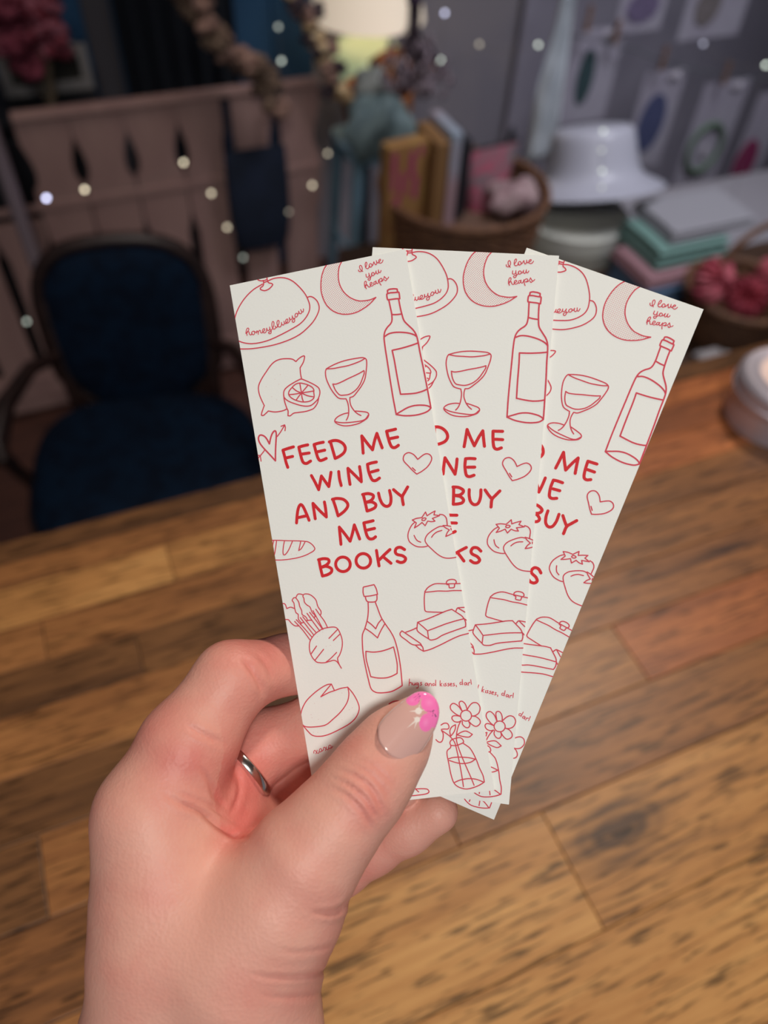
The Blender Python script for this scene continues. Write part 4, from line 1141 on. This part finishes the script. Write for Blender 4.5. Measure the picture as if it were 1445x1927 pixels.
# --- wicker things
Mwk = mat('brown_wicker', srgb(124, 84, 56), .7, col2=srgb(84, 54, 38), nscale=90)
Mwo = mat('orange_wicker', srgb(168, 106, 60), .7, col2=srgb(120, 70, 42), nscale=90)
def wicker(name, u, v, z, rb, rtp, h, m, label, coil=.009, ry=1.0, ns=28, grp=None):
    r0 = root(name, u, v, z, label, 'basket', grp)
    rows = max(3, int(h/coil)); mb = MB()
    for k in range(rows):
        rr = rb + (rtp-rb)*((k+.5)/rows)**.8; zz = (k+.5)*h/rows
        mb.tube([((rr + .0022*(1 if (i+k) % 2 else -1))*math.cos(a), ry*(rr + .0022*(1 if (i+k) % 2 else -1))*math.sin(a), zz) for i, a in enumerate(np.linspace(0, 2*math.pi, ns*2, endpoint=False))], coil*.52, 6, closed=True)
    o = mb.build('weave', m, r0); o['kind'] = 'stuff'
    mb = MB()
    for i in range(ns):
        a = 2*math.pi*i/ns; mb.tube([(rb*math.cos(a), ry*rb*math.sin(a), .0), (rtp*math.cos(a), ry*rtp*math.sin(a), h)], .003, 5)
    mb.build('stakes', m, r0)
    MB().lathe([(0, 0), (rb, 0), (rb, .006), (0, .006)], ns).build('basket_base', m, r0)
    MB().tube([(rtp*math.cos(a), ry*rtp*math.sin(a), h+.004) for a in np.linspace(0, 2*math.pi, 48, endpoint=False)], .0085, 8, closed=True).build('rim', m, r0)
    return r0
wicker('wicker_hamper', su + .015, sv + .045, .6225, .07, .088, .10, Mwo, 'small orange-brown wicker hamper on the blue stool')
big = wicker('wicker_basket', .862, 1.51, .4405, .16, .195, .215, Mwk, 'large round brown wicker basket holding books and a pouch')
def crumple(name, c, r, mt, label, cat, seed, amp=.28, group=None):
    o = MB().blob((0, 0, r[2]), r, seed, amp, 26, 18).build(name, mt); o.location = Vector(room(*c)); o.rotation_euler = (0, 0, RZ)
    return tag(o, label, cat, group)
Mteal = mat('teal_tissue', srgb(118, 136, 136), .7, col2=srgb(98, 116, 120), nscale=30, bump=.6, bscale=70)
Mgt = mat('grey_tissue', srgb(140, 142, 136), .7, col2=srgb(118, 122, 118), nscale=30, bump=.6, bscale=70)
u_, v_, z_ = ruv(700, 245, 1.72); crumple('tissue_paper', (su-.035, sv-.085, .632), (.085, .028, .062), Mteal, 'pale teal tissue paper bundle in front of the wicker hamper', 'tissue', 11)
u_, v_, z_ = ruv(668, 220, 1.80); crumple('tissue_paper', (su-.03, sv-.02, .74), (.042, .035, .030), Mgt, 'pale grey tissue paper lump on the orange hamper', 'tissue', 12)
crumple('folded_scarf', (su+.07, sv+.045, .74), (.075, .05, .036), mat('brown_scarf', srgb(128, 88, 58), .8, col2=srgb(166, 96, 50), nscale=22), 'rust brown scarf heaped on the orange hamper', 'scarf', 13, .2)

def upright(name, px, pyt, pyb, v, wpx, th, mt, label, cat, rz=0, tilt=0, group=None, zb=None):
    u_, v_, zt = ruv(px, pyt, v); zb_ = ruv(px, pyb, v)[2] if zb is None else zb
    w_ = wpx * depth_of(room(u_, v_, (zt+zb_)/2)) / FPX
    o = MB().box(-w_/2, w_/2, -th/2, th/2, 0, zt-zb_).build(name, mt, smooth=False, bevel=min(.003, th*.2)); o.location = Vector(room(u_, v_, zb_)); o.rotation_euler = (0, tilt, RZ + rz)
    return tag(o, label, cat, group), w_, zt-zb_
ZB = .452
o, w_, h_ = upright('gift_bag', 763, 264, 400, 1.50, 84, .035, mat('kraft_yellow_paper', srgb(160, 122, 70), .7, col2=srgb(150, 104, 62), nscale=20), 'tan gift bag with magenta patches standing in the large basket', 'bag', rz=.15, zb=ZB)
Mmag = mat('magenta_print', srgb(160, 52, 100), .7)
for k, (a, z, ww, hh) in enumerate(((-.036, h_-.055, .012, .085), (-.012, h_-.085, .014, .05), (.010, h_-.045, .014, .055), (.020, h_-.10, .014, .05), (-.026, h_-.13, .018, .035), (.03, h_-.02, .010, .02))):
    MB().box(a-ww/2, a+ww/2, -.0185, -.0177, z-hh/2, z+hh/2).build('printed_patch', Mmag, o, smooth=False)
upright('hardback_book', 815, 248, 390, 1.52, 26, .11, mat('ochre_cover', srgb(134, 98, 60), .6), 'ochre hardback book beside the tan gift bag', 'book', zb=ZB, group='books in the large basket')
upright('hardback_book', 840, 228, 380, 1.53, 20, .12, mat('pale_spine_cover', srgb(170, 140, 146), .6, col2=srgb(150, 170, 186), nscale=6), 'thin book with a pale pink and blue spine', 'book', zb=ZB, group='books in the large basket')
upright('hardback_book', 862, 245, 385, 1.54, 18, .11, mat('black_cover', srgb(34, 34, 40), .5), 'black book next to the pink pouch', 'book', zb=ZB, group='books in the large basket')
MB().blob((0, 0, .10), (.155, .155, .055), 19, .10, 30, 14).build('paper_filling', mat('brown_shred', srgb(96, 70, 56), .9, bump=.8, bscale=60), big)
# pouch: a soft wedge with a zip
u_, v_, z_ = ruv(905, 300, 1.52)
pch = root('zip_pouch', u_ + .018, v_, .56, 'pink and grey patterned pouch with a black zip and tassel in the large basket', 'pouch', rz=.1)
Mpp = mat('pink_patterned_canvas', srgb(176, 84, 106), .8, col2=srgb(120, 110, 114), nscale=18, ndist=1.5)
mb = MB(); vs = []; fs = []; k = 30
lv_ = [(0, .030, .014), (.03, .042, .022), (.09, .056, .020), (.15, .066, .010), (.178, .070, .004)]
for z, a, b_ in lv_:
    for x, y in superell(a, b_, 3.5, k): vs.append((x + (z*.06), y, z))
for j in range(len(lv_)-1):
    for i in range(k): fs.append((j*k+i, j*k+(i+1) % k, (j+1)*k+(i+1) % k, (j+1)*k+i))
fs += [tuple(range(k))[::-1], tuple((len(lv_)-1)*k+i for i in range(k))]
mb.add(vs, fs).build('pouch_body', Mpp, pch)
MB().box(-.062, .082, -.003, .003, .1775, .183).build('zip', mat('black_zip', srgb(24, 24, 28), .5), pch, smooth=False, bevel=.001)
MB().tube([(.05, 0, .181), (.055, -.004, .20), (.052, -.006, .215)], [.004, .009, .003], 8).build('tassel', mat('black_tassel', srgb(22, 26, 30), .8), pch)
crumple('tissue_paper', (.975, 1.47, .60), (.06, .04, .035), mat('blush_tissue', srgb(170, 146, 146), .7, col2=srgb(150, 120, 124), nscale=30, bump=.6, bscale=70), 'blush tissue paper spilling over the right rim of the large basket', 'tissue', 15)

# --- hat, hat box, drape
hu, hv = 1.245, 1.53
Mhb = mat('cream_hat_box', srgb(196, 196, 184), .55, col2=srgb(184, 184, 176), nscale=10)
hb = root('hat_box', hu - .045, hv - .01, .4405, 'round cream hat box under the white hat', 'box')
MB().lathe([(0, 0), (.138, 0), (.14, .003), (.14, .075), (0, .075)], 56).build('box_body', Mhb, hb)
MB().lathe([(.1405, .05), (.144, .05), (.144, .092), (.140, .095), (0, .095), (0, .0755), (.1405, .0755)], 56).build('box_lid', Mhb, hb)
hat = MB().lathe([(0, .150), (.078, .150), (.096, .143), (.103, .130), (.112, .06), (.120, .035), (.153, .020), (.184, .004), (.185, .001), (.153, .015), (.118, .03), (.107, .06), (.098, .125), (0, .142)][::-1], 64).build('white_hat', mat('white_straw_hat', srgb(178, 178, 190), .35, spec=.5, bump=.2, bscale=300), sub=1)
hat.location = Vector(room(hu, hv, .4405 + .1265 + .012)); hat.rotation_euler = (math.radians(-21), 0, RZ); tag(hat, 'white brimmed hat with a tall crown on the round hat box', 'hat')
a0 = np.array(ruv(1072, -20, 1.78)); a1 = np.array(ruv(1012, 300, 1.76)); dr = root('chiffon_drape', *a0, 'pale aqua chiffon strip hanging down behind the white hat', 'drape')
mb = MB(); vs = []; fs = []; n = 26; m_ = 14
for i in range(n):
    t = i/(n-1); c = (a1-a0)*t + np.array((0, 0, -.0*t))
    for j in range(m_):
        s_ = j/(m_-1) - .5; wd_ = .045 + .035*t; vs.append((c[0]+s_*wd_ + .003*math.sin(9*t), c[1] + .012*math.sin(s_*16+t*5), c[2]))
for i in range(n-1):
    for j in range(m_-1): fs.append((i*m_+j, i*m_+j+1, (i+1)*m_+j+1, (i+1)*m_+j))
o = mb.add(vs, fs).build('cloth', mat('aqua_chiffon', srgb(192, 198, 204), .6), dr); sm = o.modifiers.new('thick', 'SOLIDIFY'); sm.thickness = .001

# --- folded textiles stacked on the display table
def folded(px, py, v, wpx, th, col, zb, label, dz=.0, depth=.16, rz=0, ind=0):
    u_ = ruv(px, py, v)[0]; d_ = depth_of(room(u_, v, zb)); w_ = wpx*d_/FPX
    r0 = root('folded_textile', u_, v, zb, label, 'textile', 'folded textiles stacked on the display table', rz)
    m_ = mat('textile_cloth', col, .85, bump=.4, bscale=160); t_ = th/3
    for k in range(3):
        mb = MB(); pts = []
        for q in superell(depth/2*(1-.03*k), t_*.48, 2.6, 24): pts.append(q)
        mb.prism([(a, b_ + t_*(k+.5)) for a, b_ in pts], 'x', -w_/2 + .003*k, w_/2 - .002*k).build('fold', m_, r0)
    return r0
z0 = .4405
folded(1235, 560, 1.27, 170, .060, srgb(92, 118, 146), z0, 'dusty blue folded textile, bottom of the stack')
folded(1240, 505, 1.28, 150, .026, srgb(158, 118, 124), z0+.0605, 'dusty pink folded textile above the blue one')
folded(1262, 460, 1.31, 160, .050, srgb(112, 146, 138), z0+.087, 'mint green folded textile in the middle of the stack', depth=.17)
folded(1300, 415, 1.33, 190, .030, srgb(150, 148, 154), z0+.1375, 'pale grey folded textile, topmost of the stack', depth=.17)

# --- small basket with scrunchies at the right edge
cu_, cv_ = ruv(1425, 490, 1.06)[:2]
sb = wicker('handled_basket', cu_, 1.06, .4405, .085, .125, .115, Mwk, 'brown wicker basket with a hoop handle at the right edge, full of scrunchies')
MB().tube([(.125*math.cos(a), 0.0, .115 + .165*math.sin(a)) for a in np.linspace(0, math.pi, 26)], .0075, 8).build('hoop_handle', Mwk, sb)
Mgin = mat('red_gingham', srgb(176, 64, 84), .8, col2=srgb(206, 116, 126), nscale=60); Mgin2 = mat('rose_gingham', srgb(190, 84, 98), .8, col2=srgb(150, 50, 68), nscale=60)
def scrunchie(px, py, v, R_, r_, mt, label, tilt):
    u_, v_, z_ = ruv(px, py, v); mb = MB(); N1, N2 = 90, 14; vs = []; fs = []
    for i in range(N1):
        a = 2*math.pi*i/N1; rr = r_*(1 + .22*math.sin(a*19) + .1*math.sin(a*31))
        for j in range(N2):
            b_ = 2*math.pi*j/N2; vs.append(((R_+rr*math.cos(b_))*math.cos(a), (R_+rr*math.cos(b_))*math.sin(a), rr*math.sin(b_)))
    for i in range(N1):
        for j in range(N2): fs.append((i*N2+j, ((i+1) % N1)*N2+j, ((i+1) % N1)*N2+(j+1) % N2, i*N2+(j+1) % N2))
    o = mb.add(vs, fs).build('scrunchie', mt); o.location = Vector(room(u_, v_, z_)); o.rotation_euler = (tilt[0], tilt[1], RZ)
    tag(o, label, 'scrunchie', 'gathered scrunchies in the handled basket')
scrunchie(1342, 528, 1.06, .024, .023, Mgin, 'crimson gathered scrunchie at the left rim of the handled basket', (1.2, .3))
scrunchie(1405, 560, 1.05, .026, .022, Mgin2, 'rose gathered scrunchie in the middle of the handled basket', (.5, -.5))
scrunchie(1452, 528, 1.10, .026, .023, Mgin, 'crimson gathered scrunchie at the right edge of the picture', (.6, .6))
crumple('tissue_paper', (ruv(1350, 650, .965)[0], .955, .4465), (.06, .035, .02), mat('white_tissue', srgb(176, 168, 166), .7, bump=.6, bscale=70), 'white tissue paper crumpled at the foot of the handled basket', 'tissue', 17)

Mbd = mat('lilac_paint', srgb(150, 146, 160), .8, col2=srgb(140, 136, 150), nscale=5)
tag(MB().box(-.74, .74, -.01, .01, 0, 1.25).build('display_board', Mbd, smooth=False, bevel=.003, loc=room(2.2, 2.325, 0), rz=RZ), 'upright pale lilac board behind the pegged cards', 'board')
o = MB().box(1.36, 2.6, 1.36, 1.69, .4402, .4425).build('tablecloth', mat('pale_grey_linen', srgb(150, 146, 152), .85, bump=.3, bscale=200), smooth=False); o.rotation_euler = (0, 0, RZ); tag(o, 'pale grey cloth laid over the back right of the display table', 'tablecloth')
# --- cards pegged on strings
Mpeg = mat('peg_wood', srgb(130, 98, 80), .7); Mbk = mat('backing_card_lilac', srgb(160, 156, 168), .7, col2=srgb(152, 146, 160), nscale=12)
def hang_card(px, pyt, pyb, wpx, v, motif, mcol, label, mx=0, my=.5, mr=(.3, .25), ring_=False):
    u_, v_, zt = ruv(px, pyt, v); zb_ = ruv(px, pyb, v)[2]; h_ = zt - zb_; w_ = wpx*depth_of(room(u_, v_, zt))/FPX
    r0 = root('hanging_card', u_, v_, zt, label, 'card', 'packaged cards pegged on strings')
    MB().box(-w_/2, w_/2, -.0008, .0008, -h_, 0).build('backing_card', Mbk, r0, smooth=False)
    m_ = mat('motif_' + motif, mcol, .6, col2=tuple([c*.75 for c in mcol[:3]]) + (1,), nscale=50)
    a, b_ = w_*mr[0], h_*mr[1]
    if ring_:
        MB().tube([(mx*w_ + a*math.cos(t), -.006, -h_*my + b_*math.sin(t)) for t in np.linspace(0, 6.283, 40, endpoint=False)], .0085, 8, closed=True).build(motif, m_, r0)
        MB().blob((mx*w_+.004, -.006, -h_*my-.01), (.010, .004, .022), 3, .2).build('charm', mat('white_charm', srgb(190, 184, 194), .5), r0)
    else: MB().prism([(mx*w_+x, -h_*my+z) for x, z in superell(a, b_, 2, 30)], 'y', -.004, -.0009).build(motif, m_, r0)
    MB().blob((.2*w_, -.006, -.014), (.02, .006, .010), 7, .3).build('bow', mat('white_bow', srgb(186, 180, 190), .6), r0)
    return r0
def peg(px, py, v, label):
    u_, v_, z_ = ruv(px, py, v); r0 = root('clothes_peg', u_, v_ - .006, z_, label, 'peg', 'wooden pegs on the strings', rz=0)
    for s_ in (-1, 1): MB().prism([(-.005, -.030), (.005, -.030), (.004, .030), (-.004, .030)], 'y', s_*.0015 - (.0035 if s_ < 0 else 0), s_*.0015 + (.0035 if s_ > 0 else 0)).build('peg_half', Mpeg, r0, smooth=False)
    MB().tube([(-.006, 0, .004), (.006, 0, .004)], .003, 8).build('spring', Mal, r0)
VV = 1.88
hang_card(1132, 52, 222, 112, VV, 'oval_motif', srgb(52, 74, 78), 'hanging card with a dark green oval, above the white hat', mx=-.12, my=.5, mr=(.17, .30))
hang_card(1256, 132, 305, 96, VV - .02, 'oval_motif', srgb(74, 80, 116), 'hanging card with a slate blue oval', mx=-.04, my=.52, mr=(.32, .30))
hang_card(1372, 152, 350, 108, VV - .04, 'wreath', srgb(96, 120, 98), 'hanging card with a green wreath', mx=-.05, my=.56, mr=(.36, .21), ring_=True)
hang_card(1462, 172, 380, 80, VV - .06, 'oval_motif', srgb(140, 50, 92), 'hanging card with a magenta oval at the right edge', mx=-.15, my=.56, mr=(.34, .2))
hang_card(1228, -60, 56, 110, VV - .01, 'oval_motif', srgb(112, 100, 130), 'hanging card with a dull violet oval at the top edge', my=.6, mr=(.34, .24))
hang_card(1372, -60, 66, 150, VV - .03, 'oval_motif', srgb(120, 112, 112), 'hanging card with a brownish oval at the top right corner', mx=-.15, my=.5, mr=(.2, .3))
peg(1158, 60, VV - .02, 'wooden peg on the card with the dark green oval, right hand one'); peg(1105, 34, VV - .02, 'wooden peg on the card with the dark green oval, left hand one')
peg(1246, 108, VV - .04, 'wooden peg holding the slate blue card'); peg(1364, 136, VV - .06, 'wooden peg holding the green wreath card')
def cord(pts, v, label):
    q = [np.array(ruv(x, y, v)) for x, y in pts]; r0 = q[0]
    o = MB().tube([tuple(p - r0) for p in q], .0022, 6).build('hanging_string', mat('grey_string', srgb(92, 96, 100), .8)); o.location = Vector(room(*r0)); o.rotation_euler = (0, 0, RZ)
    tag(o, label, 'string')
cord([(1060, 62), (1130, 78), (1186, 92), (1250, 116), (1310, 132), (1380, 142), (1460, 150), (1540, 152)], VV - .03, 'grey string the wreath card and slate blue card are pegged to')

# --- fairy lights: tiny globes on thin wires
Mwire = mat('thin_wire', srgb(120, 112, 104), .5, metal=.4)
def fairy(pts, label):
    q = [np.array(ruv(x, y, v)) for x, y, v, *_ in pts]; r0 = root('fairy_lights', *q[0], label, 'fairy lights', 'strings of fairy lights')
    loc_ = [p - q[0] for p in q]; fine_ = []
    for a, b_ in zip(loc_, loc_[1:]):
        for t in np.linspace(0, 1, 7, endpoint=False): fine_.append(tuple(a*(1-t) + b_*t - np.array((0, 0, .03*math.sin(math.pi*t)*np.linalg.norm((b_-a)[:2])/.3))))
    fine_.append(tuple(loc_[-1]))
    MB().tube(fine_, .0006, 4).build('wire', Mwire, r0)
    for p, (x, y, v, colr, st_) in zip(loc_, pts):
        b_ = MB().blob((0, -.002, 0), (.0042, .0042, .0042), 1, 0, 12, 8).build('bulb', mat('fairy_bulb', srgb(230, 226, 214), .3, emit=colr, estr=st_), r0); b_.location = tuple(p)
Wm, Gn, Bl = srgb(255, 240, 206), srgb(226, 240, 226), srgb(214, 218, 255)
fairy([(50, 604, 1.62, Gn, 1.4), (87, 372, 1.66, Bl, 6.5), (159, 356, 1.66, Wm, 3.2), (345, 305, 1.68, Wm, 2.8), (397, 363, 1.66, Wm, 2.2), (427, 427, 1.66, Wm, 2.0), (457, 484, 1.64, Gn, .9)], 'fairy lights strung across the pink fence and over the chair')
fairy([(523, 50, 1.74, Gn, .9), (529, 114, 1.74, Gn, 1.7), (616, 288, 1.70, Wm, 1.1), (587, 348, 1.66, Wm, 2.0), (543, 398, 1.66, Wm, .4)], 'fairy lights dangling between the two rose garlands')
fairy([(836, 24, 1.70, Bl, 2.4), (828, 113, 1.66, Gn, 3.0), (901, 83, 1.74, Wm, .7), (1012, 84, 1.74, Gn, 2.2)], 'fairy lights beside the dried lavender')
fairy([(1322, 82, 1.62, Bl, .9), (1440, 122, 1.60, Gn, 3.5), (1378, 381, 1.5, Bl, 6.5)], 'fairy lights hanging in front of the pegged cards')
fairy([(1134, 246, 1.385, Gn, 1.0), (1131, 282, 1.36, Gn, .5), (1132, 321, 1.34, Gn, 1.1), (1131, 352, 1.33, Gn, .5)], 'added glowing beads standing for fairy light reflections on the white hat')  # glints reflected on the hat, put in as glowing beads, not a real string
